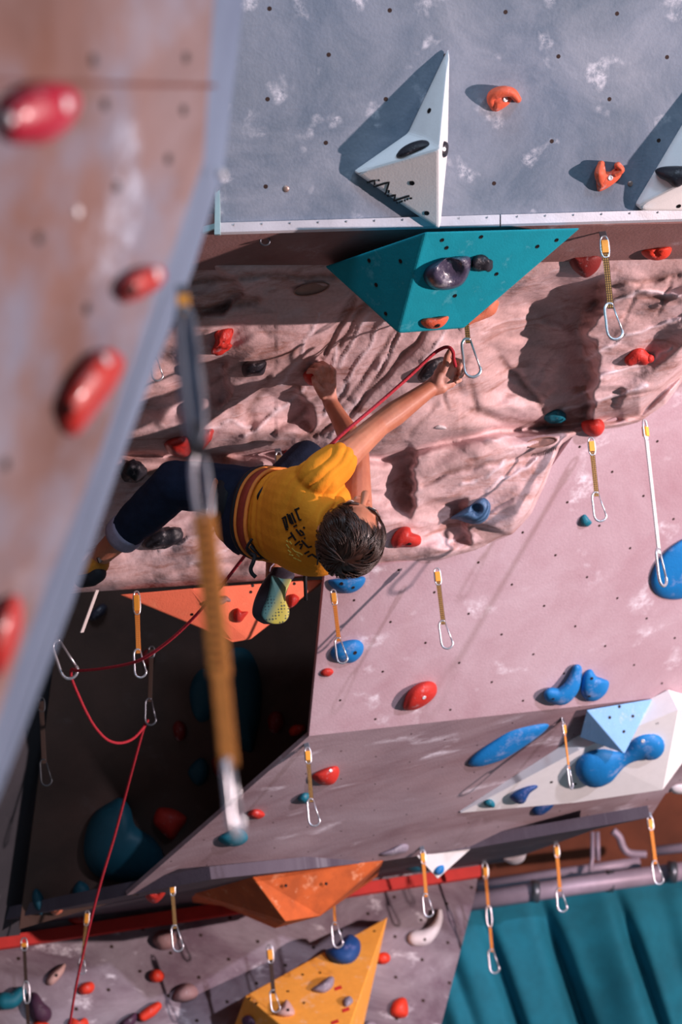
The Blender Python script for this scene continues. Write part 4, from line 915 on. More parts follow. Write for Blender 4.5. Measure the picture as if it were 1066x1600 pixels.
# near, out-of-focus long draw made of two linked slings
def near_draw():
    D = 1.93; A = P(284, 452, D-.03); B = bottom_of(A, 369, 1308); down = (B-A).normalized(); L = (B-A).length
    root = empty('quickdraw', A, 'very near blurred long quickdraw hanging down the left half of the photo', 'quickdraw')
    at = lambda py: A+down*(L*(py-452)/(1308-452)); lat = (RT+FW*.25).normalized()
    own(boxalong('hanger', at(446), at(470), .012, .004, lat, M_ALUD), root)
    boxalong('keeper', at(462), at(496), .0135, .009, lat, M_KEEP, root)
    ring(at(484), at(705), lat, .018, .0058, root, M_ALUD, 'upper_link')
    boxalong('link_plate', at(505), at(698), .013, .004, lat, simple('grey_steel', rgb(112, 120, 136), .5, metal=.5, bump=0), root)
    boxalong('sleeve', at(672), at(728), .020, .010, lat, simple('dark_rubber', rgb(38, 28, 30), .6), root)
    c = ring(at(722), at(828), lat, .0165, .0032, root, M_ALU, 'middle_link')
    so = simple('orange_tan_webbing', rgb(208, 134, 62), .85, var=.2, scale=60, bump=.4)
    boxalong('sling', at(818), at(1068), .0235, .006, lat, so, root)
    boxalong('sling', at(1050), at(1204), .0185, .007, lat, so, root)
    dk = simple('brown_stitching', rgb(92, 48, 24), .9)
    for i in range(17):
        py = 830+i*14; p = at(py)-FW*.0042; boxalong('stitch', p-down*.0024, p+down*.0024, .0055, .0018, lat, dk, root)
    carabiner(at(1196), down, (lat*.25+FW*.95), (B-at(1196)).length, root, M_ALU, r=.0052)
near_draw()
# pale strap end under the rock at the far left
q = boxalong('tape_strap', P(152, 922, 5.7), P(128, 988, 5.72), .022, .004, RT*.35+FW, M_STRAPW)
tag(recenter(q), 'pale flat strap dangling under the rock beside the glossy grey hold', 'strap')
# small rigging ring under the rail
rr = tube('rigging_ring', [P(414+7.5*math.cos(a), 377+6*math.sin(a), 4.55) for a in [i/16*2*PI for i in range(16)]], .0028, M_ALUD, closed=True, seg=8)
tag(recenter(rr), 'small dark steel ring hanging under the left part of the rail', 'ring')
# ---------------------------------------------------------------- climbing rope, one piece
rp = [(712, 572, 4.97), (709, 560, 4.93), (708, 550, 4.91), (702, 543, 4.91), (692, 544, 4.92), (675, 555, 4.93), (640, 588, 4.90), (590, 632, 4.84), (540, 674, 4.80), (512, 700, 4.82), (500, 716, 4.98), (488, 730, 5.14), (460, 770, 5.20), (425, 815, 5.26), (400, 848, 5.20), (389, 860, 5.12),
      (372, 882, 5.16), (340, 923, 5.28), (300, 968, 5.40), (262, 1003, 5.46), (217, 1032, 5.54), (165, 1044, 5.72), (122, 1048, 5.88), (112, 1046, 5.93), (112, 1060, 5.96), (122, 1085, 5.98), (136, 1115, 6.0), (150, 1138, 6.03), (168, 1156, 6.07), (188, 1161, 6.12), (208, 1154, 6.18), (224, 1137, 6.24), (231, 1126, 6.28),
      (224, 1140, 6.31), (210, 1190, 6.38), (194, 1250, 6.5), (178, 1310, 6.56), (160, 1370, 6.6), (144, 1430, 6.66), (130, 1490, 6.72), (118, 1545, 6.78), (107, 1615, 6.84)]
rpts = [Vector(p) for p in catmull([tuple(P(*p)) for p in rp], 6, False)]
ro = tube('climbing_rope', rpts, .0052, M_ROPE, seg=10)
tag(recenter(ro), 'red climbing rope running from the raised hand to the harness and down through two carabiners', 'rope')
# ---------------------------------------------------------------- roof structure behind the wall
M_PIPE = simple('painted_steel_pipe', rgb(176, 158, 176), .5, metal=.2, var=.2, scale=8)
def pipe(label, pts, r, nm='steel_pipe', mat=None, D=None):
    o = tube(nm, [P(*p) for p in pts], r, mat or M_PIPE, seg=16); tag(recenter(o), label, 'pipe'); return o
b1 = pipe('long pale horizontal pipe above the teal curtain', [(700, 1414, 9.5), (900, 1384, 9.6), (1180, 1346, 9.8)], .052)
for x, y in ((836, 1393), (952, 1377), (1050, 1363)):
    p = P(x, y, 9.55 if x < 900 else 9.65); q = tube('coupler', [p-RT*.022+UP*.002, p+RT*.022-UP*.001], .062, M_ALUD, seg=14); own(q, b1)
pipe('thinner pale rail between the wall edge and the curtain pipe', [(745, 1384, 9.9), (920, 1358, 9.9), (1000, 1347, 9.9)], .03)
pipe('slanted pale bar at the right edge above the curtain pipe', [(1020, 1330, 9.9), (1180, 1312, 9.9)], .028)
pipe('left one of the two thin hanging cables above the curtain pipe', [(926, 1300, 9.9), (926, 1340, 9.85), (922, 1362, 9.8)], .012, 'cable')
pipe('right one of the two thin hanging cables above the curtain pipe', [(934, 1300, 9.9), (935, 1345, 9.85)], .012, 'cable')
pipe('thick pale curved cable above the curtain pipe', [tuple(p) for p in catmull([(958, 1298, 9.9), (968, 1308, 9.9), (974, 1324, 9.9), (984, 1333, 9.9), (1010, 1335, 9.9)], 6, False)], .022, 'cable')
# ---------------------------------------------------------------- the climber
def cap_into(V, F, a, b, ra, rb, seg=16):
    t = b-a; L = t.length; t = t.normalized() if L > 1e-6 else Vector((0, 0, 1)); u = t.orthogonal().normalized(); w = t.cross(u); b0 = len(V); rows = []
    for k in range(1, 5): an = k/5*PI/2; rows.append((a-t*ra*math.cos(an), ra*math.sin(an)))
    for k in range(0, 5): rows.append((a+(b-a)*k/4, ra+(rb-ra)*k/4))
    for k in range(4, 0, -1): an = k/5*PI/2; rows.append((b+t*rb*math.cos(an), rb*math.sin(an)))
    for c, r in rows:
        for j in range(seg): an = 2*PI*j/seg; V.append(c+(u*math.cos(an)+w*math.sin(an))*r)
    n = len(rows)
    for i in range(n-1): F += [[b0+i*seg+j, b0+i*seg+(j+1) % seg, b0+(i+1)*seg+(j+1) % seg, b0+(i+1)*seg+j] for j in range(seg)]
    F += [[b0+j for j in range(seg)], [b0+(n-1)*seg+j for j in range(seg)]]
def chain(V, F, pts, rad):
    for i in range(len(pts)-1): cap_into(V, F, pts[i], pts[i+1], rad[i], rad[i+1])
def ell_into(V, F, c, ax, ay, az, seg=24, rows=14):
    b0 = len(V)
    for i in range(rows+1):
        th = PI*(.02+.96*i/rows)
        for j in range(seg): an = 2*PI*j/seg; V.append(c+ax*(math.sin(th)*math.cos(an))+ay*(math.sin(th)*math.sin(an))+az*math.cos(th))
    for i in range(rows): F += [[b0+i*seg+j, b0+i*seg+(j+1) % seg, b0+(i+1)*seg+(j+1) % seg, b0+(i+1)*seg+j] for j in range(seg)]
    F += [[b0+j for j in range(seg)], [b0+rows*seg+j for j in range(seg)]]
def loft_into(V, F, rings, seg=32, cap=True):
    """rings = (centre, lateral vector, front vector)"""
    b0 = len(V)
    q = catmull([tuple(c)+tuple(l)+tuple(f) for c, l, f in rings], 4, False)
    for r in q:
        c, l, f = Vector(r[:3]), Vector(r[3:6]), Vector(r[6:9])
        for j in range(seg):
            an = 2*PI*j/seg; ca, sa = math.cos(an), math.sin(an)
            V.append(c+l*math.copysign(abs(ca)**.85, ca)+f*math.copysign(abs(sa)**.85, sa))
    n = len(q)
    for i in range(n-1): F += [[b0+i*seg+j, b0+i*seg+(j+1) % seg, b0+(i+1)*seg+(j+1) % seg, b0+(i+1)*seg+j] for j in range(seg)]
    if cap: F += [[b0+j for j in range(seg)], [b0+(n-1)*seg+j for j in range(seg)]]
def remesh(name, V, F, vox, smooth, mat, fn=None, uv=False):
    o = meshobj(name, V, F, mat, smooth=True)
    md = o.modifiers.new('r', 'REMESH'); md.mode = 'VOXEL'; md.voxel_size = vox; md.use_smooth_shade = True
    sm = o.modifiers.new('s', 'SMOOTH'); sm.factor = .5; sm.iterations = smooth
    dg = bpy.context.evaluated_depsgraph_get(); dg.update()
    me = bpy.data.meshes.new_from_object(o.evaluated_get(dg)); old = o.data; o.modifiers.clear(); o.data = me; bpy.data.meshes.remove(old)
    if not me.materials: me.materials.append(mat)
    if fn:
        nn = [v.normal.copy() for v in me.vertices]
        for v, n in zip(me.vertices, nn): v.co += n*fn(v.co, n)
    me.polygons.foreach_set('use_smooth', [True]*len(me.polygons)); me.update()
    return o
def skin_mat():
    mt, nt, b = newmat('skin'); ob = N(nt, 'ShaderNodeTexCoord').outputs['Object']
    c = mixc(nt, noise_fac(nt, ob, 9, .35, .65), rgb(196, 128, 98), rgb(176, 104, 78))
    c = mixc(nt, mul(nt, noise_fac(nt, ob, 60, .4, .7), .2), c, rgb(170, 96, 76))
    for hc in (P(508, 594, 5.17), P(706, 578, 5.01)):
        vd = N(nt, 'ShaderNodeVectorMath', operation='DISTANCE'); nt.links.new(ob, vd.inputs[0]); vd.inputs[1].default_value = tuple(hc)
        mr = N(nt, 'ShaderNodeMapRange'); mr.clamp = True; mr.inputs[1].default_value = .085; mr.inputs[2].default_value = .045; nt.links.new(vd.outputs['Value'], mr.inputs[0])
        c = mixc(nt, mul(nt, mul(nt, mr.outputs[0], noise_fac(nt, ob, 40, .25, .6)), .6), c, rgb(238, 192, 182))
    nt.links.new(c, b.inputs['Base Color'])
    b.inputs['Roughness'].default_value = .5; b.inputs['Subsurface Weight'].default_value = .08; b.inputs['Subsurface Radius'].default_value = (.01, .004, .002)
    bn = N(nt, 'ShaderNodeBump'); bn.inputs['Strength'].default_value = .15; bn.inputs['Distance'].default_value = .003
    n1 = N(nt, 'ShaderNodeTexNoise'); n1.inputs['Scale'].default_value = 90; nt.links.new(ob, n1.inputs['Vector']); nt.links.new(n1.outputs[0], bn.inputs['Height']); nt.links.new(bn.outputs[0], b.inputs['Normal'])
    return mt
M_SKIN = skin_mat()
M_SHIRT = simple('yellow_cotton', rgb(232, 144, 40), .9, var=.08, scale=40, bump=.25, spec=.15)
M_TROU = simple('navy_cotton', rgb(30, 40, 62), .9, var=.25, scale=30, bump=.3, spec=.15)
M_CUFF = simple('grey_trouser_lining', rgb(150, 140, 160), .9, var=.15, scale=60, bump=.3)
M_HAIR = simple('dark_brown_hair', rgb(58, 30, 18), .42, var=.3, scale=25, bump=0, spec=.6)
PERSON = empty('person', P(400, 802, 5.1), 'climber in yellow T-shirt and navy trousers hanging under the rock, reaching up to clip', 'person')
def D2(v, s): return v.normalized()*s
# landmarks (pixel of the photograph, distance)
Lsh, Lel, Lwr = P(508, 740, 4.78), P(592, 664, 4.92), P(676, 604, 5.02)
Rsh, Rel, Rwr = P(556, 862, 4.92), P(559, 704, 5.03), P(517, 630, 5.17)
V, F = [], []
lat_b = cv(.22, .97, -.05).normalized(); lat_s = cv(-.22, .95, -.18).normalized()
def torso_rings(g=0):
    spec = [(398, 800, 5.15, .130, .100, 0), (428, 804, 5.06, .118, .090, .1), (452, 808, 4.98, .134, .098, .35), (480, 813, 4.89, .152, .108, .7), (506, 812, 4.83, .150, .098, 1), (524, 818, 4.79, .095, .075, 1)]
    out = []; cs = [P(x, y, d) for x, y, d, a, b, k in spec]
    for i, (x, y, d, a, b, k) in enumerate(spec):
        t = (cs[min(i+1, 5)]-cs[max(0, i-1)]).normalized(); l = (lat_b*(1-k)+lat_s*k); l = (l-t*l.dot(t)).normalized(); fr = t.cross(l).normalized()
        out.append((cs[i], l*(a+g), fr*(b+g)))
    return out
loft_into(V, F, torso_rings(-.012))
# arms
uL = Lsh+(Lel-Lsh)*.45; chain(V, F, [Lsh, uL, Lel, Lel+(Lwr-Lel)*.28, Lel+(Lwr-Lel)*.7, Lwr], [.050, .043, .035, .037, .029, .0245])
cap_into(V, F, uL-UP*.006-RT*.0, Lsh+(Lel-Lsh)*.7-UP*.008, .036, .030)
uR = Rsh+(Rel-Rsh)*.45; chain(V, F, [Rsh, uR, Rel, Rel+(Rwr-Rel)*.3, Rel+(Rwr-Rel)*.75, Rwr], [.052, .046, .034, .035, .026, .0235])
# neck and head
HC_ = P(549, 838, 4.66); Fh = cv(.34, .90, -.26).normalized(); Uh = (cv(.02, -.2, -1)); Uh = (Uh-Fh*Uh.dot(Fh)).normalized(); Lh = Uh.cross(Fh)
cap_into(V, F, P(520, 818, 4.82), HC_-Uh*.07-Fh*.02, .060, .052)
ell_into(V, F, HC_, Lh*.074, Fh*.094, Uh*.098)
ell_into(V, F, HC_-Uh*.062+Fh*.038, Lh*.052, Fh*.052, Uh*.052)
cap_into(V, F, HC_-Uh*.095+Fh*.070, HC_-Uh*.10+Fh*.074, .020, .018)
cap_into(V, F, HC_-Uh*.012+Fh*.092, HC_-Uh*.046+Fh*.112, .008, .013)
cap_into(V, F, HC_+Uh*.008+Fh*.086-Lh*.036, HC_+Uh*.008+Fh*.086+Lh*.036, .011, .011)
cap_into(V, F, HC_-Uh*.072+Fh*.088-Lh*.018, HC_-Uh*.072+Fh*.088+Lh*.018, .007, .007)
for s in (-1, 1):
    e0 = HC_+Lh*(s*.077)-Uh*.012-Fh*.004
    chain(V, F, [e0-Uh*.026+Fh*.008, e0-Uh*.004+Lh*(s*.010)-Fh*.008, e0+Uh*.018+Lh*(s*.010)-Fh*.006, e0+Uh*.022+Fh*.010], [.006, .008, .008, .005])
# left hand (clipping): palm, thumb up, four fingers curled round the carabiner
W0 = Lwr
chain(V, F, [Lwr, P(690, 590, 5.035), P(704, 582, 5.04)], [.0245, .024, .018]); cap_into(V, F, P(682, 604, 5.02), P(704, 597, 5.03), .023, .018); cap_into(V, F, P(670, 610, 5.02), P(690, 606, 5.02), .022, .018); cap_into(V, F, P(688, 584, 5.03), P(701, 573, 5.03), .020, .017)
cap_into(V, F, P(684, 598, 5.01), P(692, 572, 5.0), .020, .015); cap_into(V, F, P(692, 590, 5.01), P(701, 564, 5.0), .018, .013); cap_into(V, F, P(698, 592, 5.01), P(711, 577, 5.005), .017, .013)
chain(V, F, [P(688, 586, 5.01), P(697, 570, 4.98), P(699, 557, 4.965), P(703, 549, 4.96)], [.0150, .0110, .0098, .0085])
for i, (b, k, m_, t) in enumerate([((703, 570), (713, 563), (722, 566), (719, 574)), ((706, 577), (717, 571), (725, 575), (720, 582)), ((706, 585), (718, 580), (724, 585), (718, 590)), ((704, 593), (715, 590), (719, 594), (713, 597))]):
    dz = i*.006
    chain(V, F, [P(*b, 5.02+dz), P(*k, 5.005+dz), P(*m_, 4.99+dz), P(*t, 4.975+dz)], [.0100-.0005*i, .0092-.0005*i, .0084-.0005*i, .0076-.0005*i])
# right hand gripping the small rust-red hold
chain(V, F, [Rwr, P(512, 612, 5.175), P(510, 596, 5.18)], [.0235, .026, .018]); cap_into(V, F, P(506, 612, 5.175), P(501, 594, 5.175), .018, .017); cap_into(V, F, P(517, 610, 5.175), P(518, 594, 5.175), .017, .016)
for i, (b, k, m_, t) in enumerate([((500, 594), (493, 580), (484, 579), (480, 588)), ((507, 592), (502, 574), (493, 570), (485, 575)), ((514, 592), (512, 573), (504, 567), (495, 569)), ((521, 594), (522, 580), (516, 573), (508, 574))]):
    chain(V, F, [P(*b, 5.160), P(*k, 5.145), P(*m_, 5.165), P(*t, 5.21)], [.0095-.0004*i, .0098-.0004*i, .0086-.0004*i, .0076-.0004*i])
chain(V, F, [P(506, 618, 5.16), P(497, 606, 5.15), P(492, 597, 5.16), P(490, 587, 5.19)], [.0155, .0115, .0098, .0085])
# legs inside the trousers, bare left shin
LK, LA = P(274, 758, 5.24), P(150, 876, 5.46)
cap_into(V, F, P(372, 780, 5.18), LK, .062, .05); chain(V, F, [LK, LK+(LA-LK)*.35, LK+(LA-LK)*.72, LA], [.05, .052, .040, .030])
RK, RA = P(478, 722, 5.42), P(432, 880, 5.22)
cap_into(V, F, P(392, 822, 5.2), RK, .062, .05); chain(V, F, [RK, RK+(RA-RK)*.4, RA], [.05, .045, .033])
chain(V, F, [LA, P(143, 892, 5.47)], [.032, .03]); chain(V, F, [RA, P(430, 905, 5.2)], [.033, .03])
body = remesh('body', V, F, .0030, 4, M_SKIN); own(body, PERSON)
reg_body = BVHTree.FromPolygons([v.co for v in body.data.vertices], [list(p.vertices) for p in body.data.polygons]); HOSTS['body'] = reg_body
# shirt
V, F = [], []
rg = torso_rings(.008)[1:5]; rg.append((P(521, 820, 4.775), rg[-1][1]*.60, rg[-1][2]*.80)); rg.append((P(528, 826, 4.745), rg[-1][1]*.80, rg[-1][2]*.85))
loft_into(V, F, rg)
se = Lsh+(Lel-Lsh)*.22; chain(V, F, [P(480, 775, 4.86), P(500, 746, 4.785), se], [.080, .066, .058]); cap_into(V, F, P(462, 770, 4.90), P(500, 758, 4.84), .064, .066)
se2 = Rsh+(Rel-Rsh)*.12; chain(V, F, [P(520, 850, 4.88), Rsh, se2], [.075, .062, .056])
dirL = (Lel-Lsh).normalized()
def wr(co, n):
    q = co-Lsh; al = q.dot(dirL); d = (q-dirL*al).length
    w = .0022*noise.noise(co*9)+.0012*noise.noise(co*25)
    k = max(0, 1-max(0, (q.length-.06))/.12)
    ph = q.dot(cv(.75, -.6, .1))*105+2.6*noise.noise(co*11)
    w += .0062*k*(abs(math.sin(ph*.95))**.8-.6)
    z = (co-rg[0][0]); t = z.dot((rg[2][0]-rg[0][0]).normalized())
    if 0 < t < .16: w += .0030*(1-t/.16)*math.sin(t*150+3*noise.noise(co*7))
    return w
shirt = remesh('shirt', V, F, .0036, 5, M_SHIRT, wr); own(shirt, PERSON); HOSTS['shirt'] = BVHTree.FromPolygons([v.co for v in shirt.data.vertices], [list(p.vertices) for p in shirt.data.polygons])
# trousers
V, F = [], []
rg0 = torso_rings(.006); loft_into(V, F, [(P(370, 798, 5.22), rg0[0][1]*.78, rg0[0][2]*.8), rg0[0], rg0[1]])
cL = LK+(LA-LK)*.62
chain(V, F, [P(378, 775, 5.17), P(325, 762, 5.21), LK], [.092, .078, .074]); chain(V, F, [LK, LK+(LA-LK)*.4, cL], [.074, .066, .057])
chain(V, F, [P(392, 826, 5.19), RK], [.088, .070]); cR = RK+(RA-RK)*.93; chain(V, F, [RK, cR], [.070, .050])
def cut(co, n):
    w = .005*noise.noise(co*8)+.003*noise.noise(Vector((co.x*30, co.y*12, co.z*30)))
    return w
trou = remesh('trousers', V, F, .0055, 4, M_TROU, cut)
bm = bmesh.new(); bm.from_mesh(trou.data)
for pc, dr in ((cL, (LA-LK).normalized()), (cR, (RA-RK).normalized())):
    g = [v for v in bm.verts if (v.co-pc).length < .13]; gs = set(g)
    es = [e for e in bm.edges if e.verts[0] in gs and e.verts[1] in gs]; fs = [f for f in bm.faces if all(v in gs for v in f.verts)]
    bmesh.ops.bisect_plane(bm, geom=g+es+fs, plane_co=pc+dr*.012, plane_no=dr, clear_outer=True)
bm.to_mesh(trou.data); bm.free(); own(trou, PERSON)
sd = trou.modifiers.new('t', 'SOLIDIFY'); sd.thickness = .003
# rolled cuff
def band(name, c, ax, r, w, th, mat, parent=PERSON, seg=40, sx=1.0, sdir=None, wob=0):
    ax = ax.normalized(); u = (ax.orthogonal() if sdir is None else sdir-ax*sdir.dot(ax)).normalized(); v_ = ax.cross(u); vv = []
    prof = [(-w/2, 0), (-w/2, th), (-w/4, th*1.3), (w/4, th*1.3), (w/2, th), (w/2, 0)]
    for j in range(seg):
        an = 2*PI*j/seg; rr = r*(1+wob*math.sin(3*an+1)); d = u*math.cos(an)*sx+v_*math.sin(an)
        for a, b in prof: vv.append(c+ax*a+d*(rr+b))
    k = len(prof); ff = [[j*k+i, j*k+(i+1) % k, ((j+1) % seg)*k+(i+1) % k, ((j+1) % seg)*k+i] for j in range(seg) for i in range(k)]
    o = meshobj(name, vv, ff, mat, smooth=True); 
    if parent: own(o, parent)
    return o
band('trouser_cuff', cL+(LA-LK).normalized()*.004, LA-LK, .054, .050, .005, M_CUFF, wob=.03)
# harness
lt = (rg0[2][0]-rg0[0][0]).normalized()
M_HARN = simple('maroon_harness_webbing', rgb(150, 52, 34), .7, var=.2, scale=50, bump=.4)
M_HARO = simple('orange_harness_edge', rgb(226, 128, 50), .7, var=.15, scale=50, bump=.3)
M_BLK = simple('black_webbing', rgb(20, 20, 28), .7, bump=.3)
def ring_band(name, c, l, f, w, th, mat, ax):
    seg = 48; vv = []; prof = [(-w/2, 0), (-w/2, th), (0, th*1.35), (w/2, th), (w/2, 0)]; k = 5
    for j in range(seg):
        an = 2*PI*j/seg; ca, sa = math.cos(an), math.sin(an); q = l*math.copysign(abs(ca)**.85, ca)+f*math.copysign(abs(sa)**.85, sa)
        for a, b in prof: vv.append(c+ax*a+q*(1+b/q.length))
    o = meshobj(name, vv, [[j*k+i, j*k+(i+1) % k, ((j+1) % seg)*k+(i+1) % k, ((j+1) % seg)*k+i] for j in range(seg) for i in range(k)], mat, smooth=True); return o
c1, l1, f1 = torso_rings(.010)[1]
har = ring_band('harness', c1-lt*.006, l1*1.02, f1*1.04, .046, .006, M_HARN, lt); own(har, PERSON)
for off, w in ((-.034, .012), (.024, .010)):
    own(ring_band('harness_edge', c1+lt*off, l1*1.03, f1*1.05, w, .008, M_HARO, lt), har)
own(ring_band('harness_trim', c1-lt*.052, l1*1.06, f1*1.08, .018, .006, M_BLK, lt), har)
lp = P(364, 781, 5.185); ld = (LK-P(378, 775, 5.17)).normalized()
own(band('leg_loop', lp, ld, .093, .040, .004, M_BLK, None), har)
own(band('leg_loop_pad', lp+ld*.030, ld, .089, .020, .005, simple('tan_padding', rgb(168, 96, 66), .8), None), har)
def pt(*a): return P(*a)
for k, pts in enumerate([[(432, 748, 4.98), (424, 752, 4.95), (412, 762, 4.93), (404, 774, 4.93), (404, 782, 4.95)], [(394, 842, 4.95), (386, 858, 4.96), (400, 872, 4.98), (416, 868, 5.0), (420, 852, 4.98)], [(420, 748, 4.97), (432, 742, 4.97), (448, 744, 4.96), (452, 750, 4.95)]]):
    own(tube('gear_loop', [Vector(p) for p in catmull([tuple(P(*q)) for q in pts], 5, False)], .0042, M_HARO if k == 2 else M_BLK), har)
own(tube('buckle', [Vector(p) for p in catmull([tuple(P(*q)) for q in [(388, 848, 5.0), (402, 862, 4.99), (418, 872, 5.0), (432, 868, 5.02)]], 5, False)], .008, M_BLK, flat=.5), har)
bz = boxalong('buckle', P(418, 770, 4.925), P(426, 764, 4.925), .012, .008, UP, M_ALU); own(bz, har)
own(tube('strap_tail', [Vector(p) for p in catmull([tuple(P(*q)) for q in [(386, 856, 5.0), (392, 864, 4.97), (398, 868, 4.96), (396, 878, 4.95), (392, 888, 4.95), (394, 896, 4.95), (400, 902, 4.95)]], 5, False)], .006, M_BLK, flat=.5, flatdir=RT), har)
own(tube('strap_tail', [P(478, 885, 5.05), P(477, 905, 5.05), P(478, 938, 5.06)], .0055, M_BLK), har)
# shirt lettering, traced as printed strokes
T3 = lambda pts: [(410+x*.122, 760+y*.122) for x, y in pts]
strokes('shirt_lettering', [T3(p) for p in ([(256, 414), (304, 384)], [(272, 425), (312, 556), (332, 548)], [(300, 400), (330, 530)], [(322, 350), (362, 462), (388, 478)], [(348, 356), (400, 480)], [(376, 336), (432, 465)], [(415, 302), (476, 276)], [(432, 306), (478, 430), (502, 424)],
    [(404, 516), (446, 494)], [(436, 548), (498, 628), (540, 616), (520, 586), (482, 560)], [(366, 586), (432, 690)], [(334, 668), (402, 622)], [(420, 752), (482, 700)], [(478, 746), (516, 740), (490, 800)], [(505, 690), (590, 780), (636, 766)], [(528, 520), (546, 534)], [(540, 656), (552, 668)], [(542, 862), (602, 830)], [(584, 898), (640, 868), (716, 924), (704, 1000)])], ['shirt'], M_INK, 2.5, lift=.002, parent=shirt)
M_YP = simple('pale_yellow_print', rgb(236, 206, 96), .9, bump=0)
strokes('small_print', [T3(p) for p in ([(312, 690), (330, 712)], [(308, 740), (350, 790)], [(350, 700), (380, 740)], [(330, 810), (370, 850)], [(380, 790), (420, 830)], [(345, 868), (400, 884)], [(420, 830), (470, 850)], [(440, 860), (480, 900)], [(470, 846), (520, 878)], [(400, 910), (440, 930)], [(450, 930), (500, 958)])], ['shirt'], M_YP, 1.2, lift=.002, parent=shirt)
# hair: scalp shell plus locks flowing from the crown
V, F = [], []
ell_into(V, F, HC_+Uh*.006-Fh*.008, Lh*.081, Fh*.094, Uh*.102, 40, 26)
hv = [v for v in V]; 
hair = meshobj('hair', V, F, M_HAIR, smooth=True)
bm = bmesh.new(); bm.from_mesh(hair.data)
for v in list(bm.verts):
    q = v.co-HC_; f_, u_ = q.dot(Fh), q.dot(Uh)
    v.co += q.normalized()*(.006*noise.noise(v.co*22)+.003*noise.noise(v.co*55))
    if (f_ > .050 and u_ < .060 and abs(q.dot(Lh)) < .2) or (abs(q.dot(Lh)) > .060 and u_ < -.012 and f_ > -.045) or u_ < -.045 and f_ > -.03 or u_ < -.06: bm.verts.remove(v)
bm.to_mesh(hair.data); bm.free()
LV, LF = [], []
random.seed(11)
WH = (Uh*.93+Fh*-.34+Lh*.08).normalized(); w1 = WH.orthogonal().normalized(); w2 = WH.cross(w1)
def onscalp(d, h):
    k = 1/math.sqrt((d.dot(Lh)/.082)**2+(d.dot(Fh)/.095)**2+(d.dot(Uh)/.103)**2); return HC_+Uh*.006-Fh*.008+d*(k+h)
for g in range(230):
    an0 = random.random()*2*PI; th00 = .02+1.6*math.sqrt(random.random()); sw = random.uniform(.1, 1.1); ln0 = random.uniform(.5, 1.0); lf = random.uniform(.002, .014); bend = random.uniform(-.5, .5)
    for i in range(13):
        an = an0+random.gauss(0, .09)/(.25+th00); th0 = th00+random.gauss(0, .06); ln = ln0*random.uniform(.8, 1.1); pts = []
        for k in range(8):
            t = k/7; th = th0+ln*t; a = an*(1-t*.55)+an0*t*.55+(sw*t*t+bend*t*(1-t))*(.35+.4/(.3+th))
            d = (WH*math.cos(th)+(w1*math.cos(a)+w2*math.sin(a))*math.sin(th)).normalized()
            pts.append(onscalp(d, lf*math.sin(t*PI*.8)+.0015+.0015*random.random()))
        q_ = pts[-1]-HC_; f_, u_, l_ = q_.dot(Fh), q_.dot(Uh), abs(q_.dot(Lh))
        if (f_ > .070 and u_ < .050) or u_ < -.055 or (l_ > .066 and u_ < -.02 and f_ > -.04): continue
        b0 = len(LV); r = random.uniform(.0008, .0017)
        for k, p in enumerate(pts):
            tt = (pts[min(k+1, 7)]-pts[max(0, k-1)]).normalized(); nrm = (p-HC_).normalized(); sd_ = tt.cross(nrm).normalized(); rr = r*math.sin((k/7*.88+.12)*PI)**.5+.0001
            for j in range(5): aa = j*PI*.4; LV.append(p+sd_*(rr*1.3*math.cos(aa))+nrm*(rr*.7*math.sin(aa)))
        LF += [[b0+k*5+j, b0+k*5+(j+1) % 5, b0+k*5+5+(j+1) % 5, b0+k*5+5+j] for k in range(7) for j in range(5)]
own(hair, PERSON)
lk = meshobj('hair_locks', LV, LF, M_HAIR, smooth=True); lk['kind'] = 'stuff'; own(lk, hair)
M_EYE = simple('eye_white', rgb(230, 225, 220), .3, bump=0); M_BROW = M_HAIR
for s in (-1, 1):
    V, F = [], []; e = HC_+Fh*.083+Lh*(s*.031)-Uh*.010; ell_into(V, F, e, Lh*.013, Fh*.011, Uh*.010, 16, 8); own(meshobj('eye', V, F, M_EYE, smooth=True), PERSON)
    V, F = [], []; chain(V, F, [HC_+Fh*.096+Lh*(s*.016)+Uh*.014, HC_+Fh*.094+Lh*(s*.034)+Uh*.019, HC_+Fh*.082+Lh*(s*.052)+Uh*.013], [.004, .005, .003]); own(meshobj('eyebrow', V, F, M_BROW, smooth=True), PERSON)
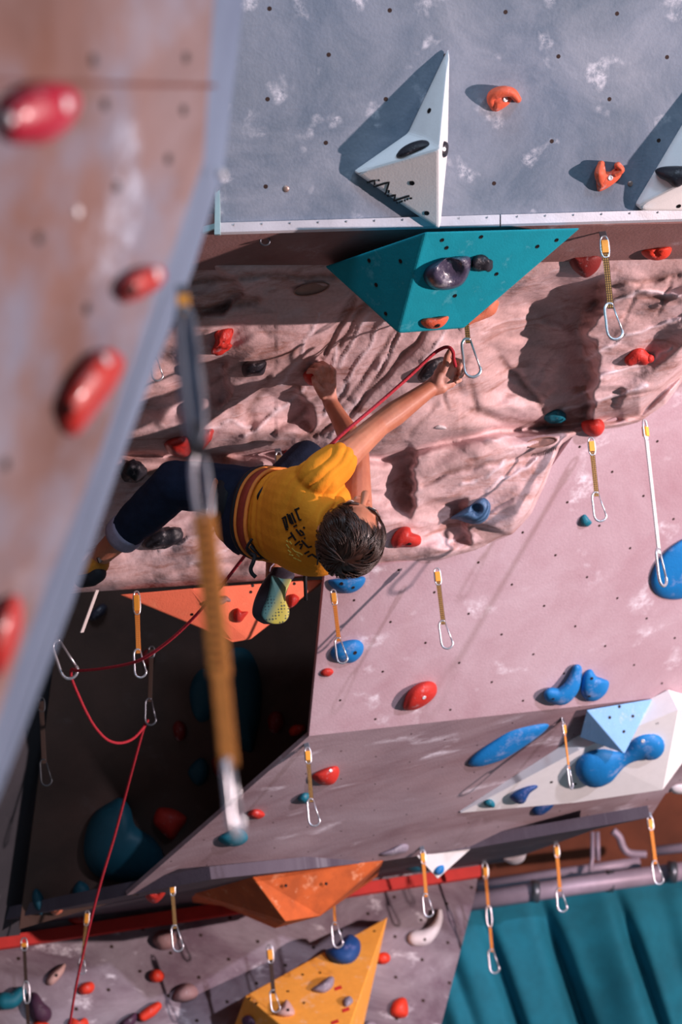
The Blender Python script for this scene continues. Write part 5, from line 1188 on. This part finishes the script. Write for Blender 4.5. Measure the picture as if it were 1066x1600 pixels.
# climbing shoes
M_SHOE = simple('dark_grey_shoe_leather', rgb(52, 50, 64), .6, var=.2, bump=.3)
def sole_mat():
    mt, nt, b = newmat('lime_sole_rubber'); ob = N(nt, 'ShaderNodeTexCoord').outputs['Object']
    g = N(nt, 'ShaderNodeVectorMath', operation='DOT_PRODUCT'); nt.links.new(ob, g.inputs[0]); g.inputs[1].default_value = tuple(cv(1, -.45, 0))
    r = N(nt, 'ShaderNodeMapRange'); r.clamp = True; r.inputs[1].default_value = -.012; r.inputs[2].default_value = .020; nt.links.new(g.outputs['Value'], r.inputs[0])
    c = mixc(nt, r.outputs[0], rgb(70, 120, 124), rgb(196, 190, 84))
    v = N(nt, 'ShaderNodeTexVoronoi'); v.inputs['Scale'].default_value = 105; v.inputs['Randomness'].default_value = .15; nt.links.new(ob, v.inputs['Vector'])
    lt_ = N(nt, 'ShaderNodeMath', operation='LESS_THAN'); lt_.inputs[1].default_value = .34; nt.links.new(v.outputs['Distance'], lt_.inputs[0])
    g2 = N(nt, 'ShaderNodeVectorMath', operation='DOT_PRODUCT'); nt.links.new(ob, g2.inputs[0]); g2.inputs[1].default_value = tuple(cv(.5, 1, 0))
    r2 = N(nt, 'ShaderNodeMapRange'); r2.clamp = True; r2.inputs[1].default_value = .012; r2.inputs[2].default_value = -.005; nt.links.new(g2.outputs['Value'], r2.inputs[0])
    c = mixc(nt, mul(nt, mul(nt, lt_.outputs[0], r2.outputs[0]), .8), c, rgb(36, 66, 74)); nt.links.new(c, b.inputs['Base Color']); b.inputs['Roughness'].default_value = .6; return mt
V, F = [], []
rs = []
for cx_, cy_, hw, hd, D in ((438, 886, 10, .030, 5.18), (440, 898, 21, .040, 5.16), (431, 912, 22, .042, 5.14), (422, 936, 24, .044, 5.12), (423, 957, 29, .042, 5.12), (425, 968, 25, .034, 5.13), (426, 975, 14, .018, 5.14)):
    rs.append((P(cx_, cy_, D), RT*(hw/F_PX*D), FW*hd))
loft_into(V, F, rs)
shoe = remesh('shoe', V, F, .003, 6, M_SHOE); own(shoe, PERSON); HOSTS['shoe'] = BVHTree.FromPolygons([v.co for v in shoe.data.vertices], [list(p.vertices) for p in shoe.data.polygons])
so = blob('x', [(425, 899), (440, 904), (455, 905), (452, 914), (446, 928), (447, 940), (452, 952), (451, 963), (444, 972), (430, 975), (416, 971), (409, 962), (411, 950), (417, 936), (421, 920), (423, 908)], .008, sole_mat(), ['shoe'], tilt=.6, name='sole')
del so['label']; del so['category']; own(so, shoe)
ht = tube('pull_tab', [P(421, 893, 5.11), P(423, 886, 5.11), P(428, 881, 5.13)], .0022, M_CUFF, seg=8); own(ht, shoe)
V, F = [], []
chain(V, F, [P(152, 880, 5.46), P(143, 889, 5.46), P(128, 896, 5.47)], [.040, .036, .030])
s2 = remesh('shoe', V, F, .004, 4, simple('ochre_shoe', rgb(196, 122, 30), .6)); own(s2, PERSON)
V, F = [], []; chain(V, F, [P(152, 896, 5.45), P(143, 903, 5.45), P(128, 906, 5.46)], [.030, .028, .026]); q = remesh('rand', V, F, .004, 4, M_BLK); own(q, s2)
own(boxalong('shoe_strap', P(153, 876, 5.41), P(170, 868, 5.43), .018, .008, UP, M_BLK), s2)

# ---------------------------------------------------------------- families of repeated things
for o in bpy.data.objects:
    c_ = o.get('category')
    g_ = {'quickdraw': 'quickdraws hanging from the climbing walls', 'climbing hold': 'resin holds bolted to the climbing walls', 'climbing volume': 'angular volumes fixed to the climbing walls', 'pipe': 'pipes and cables above the teal curtain'}.get(c_)
    if g_ and not o.parent: o['group'] = g_
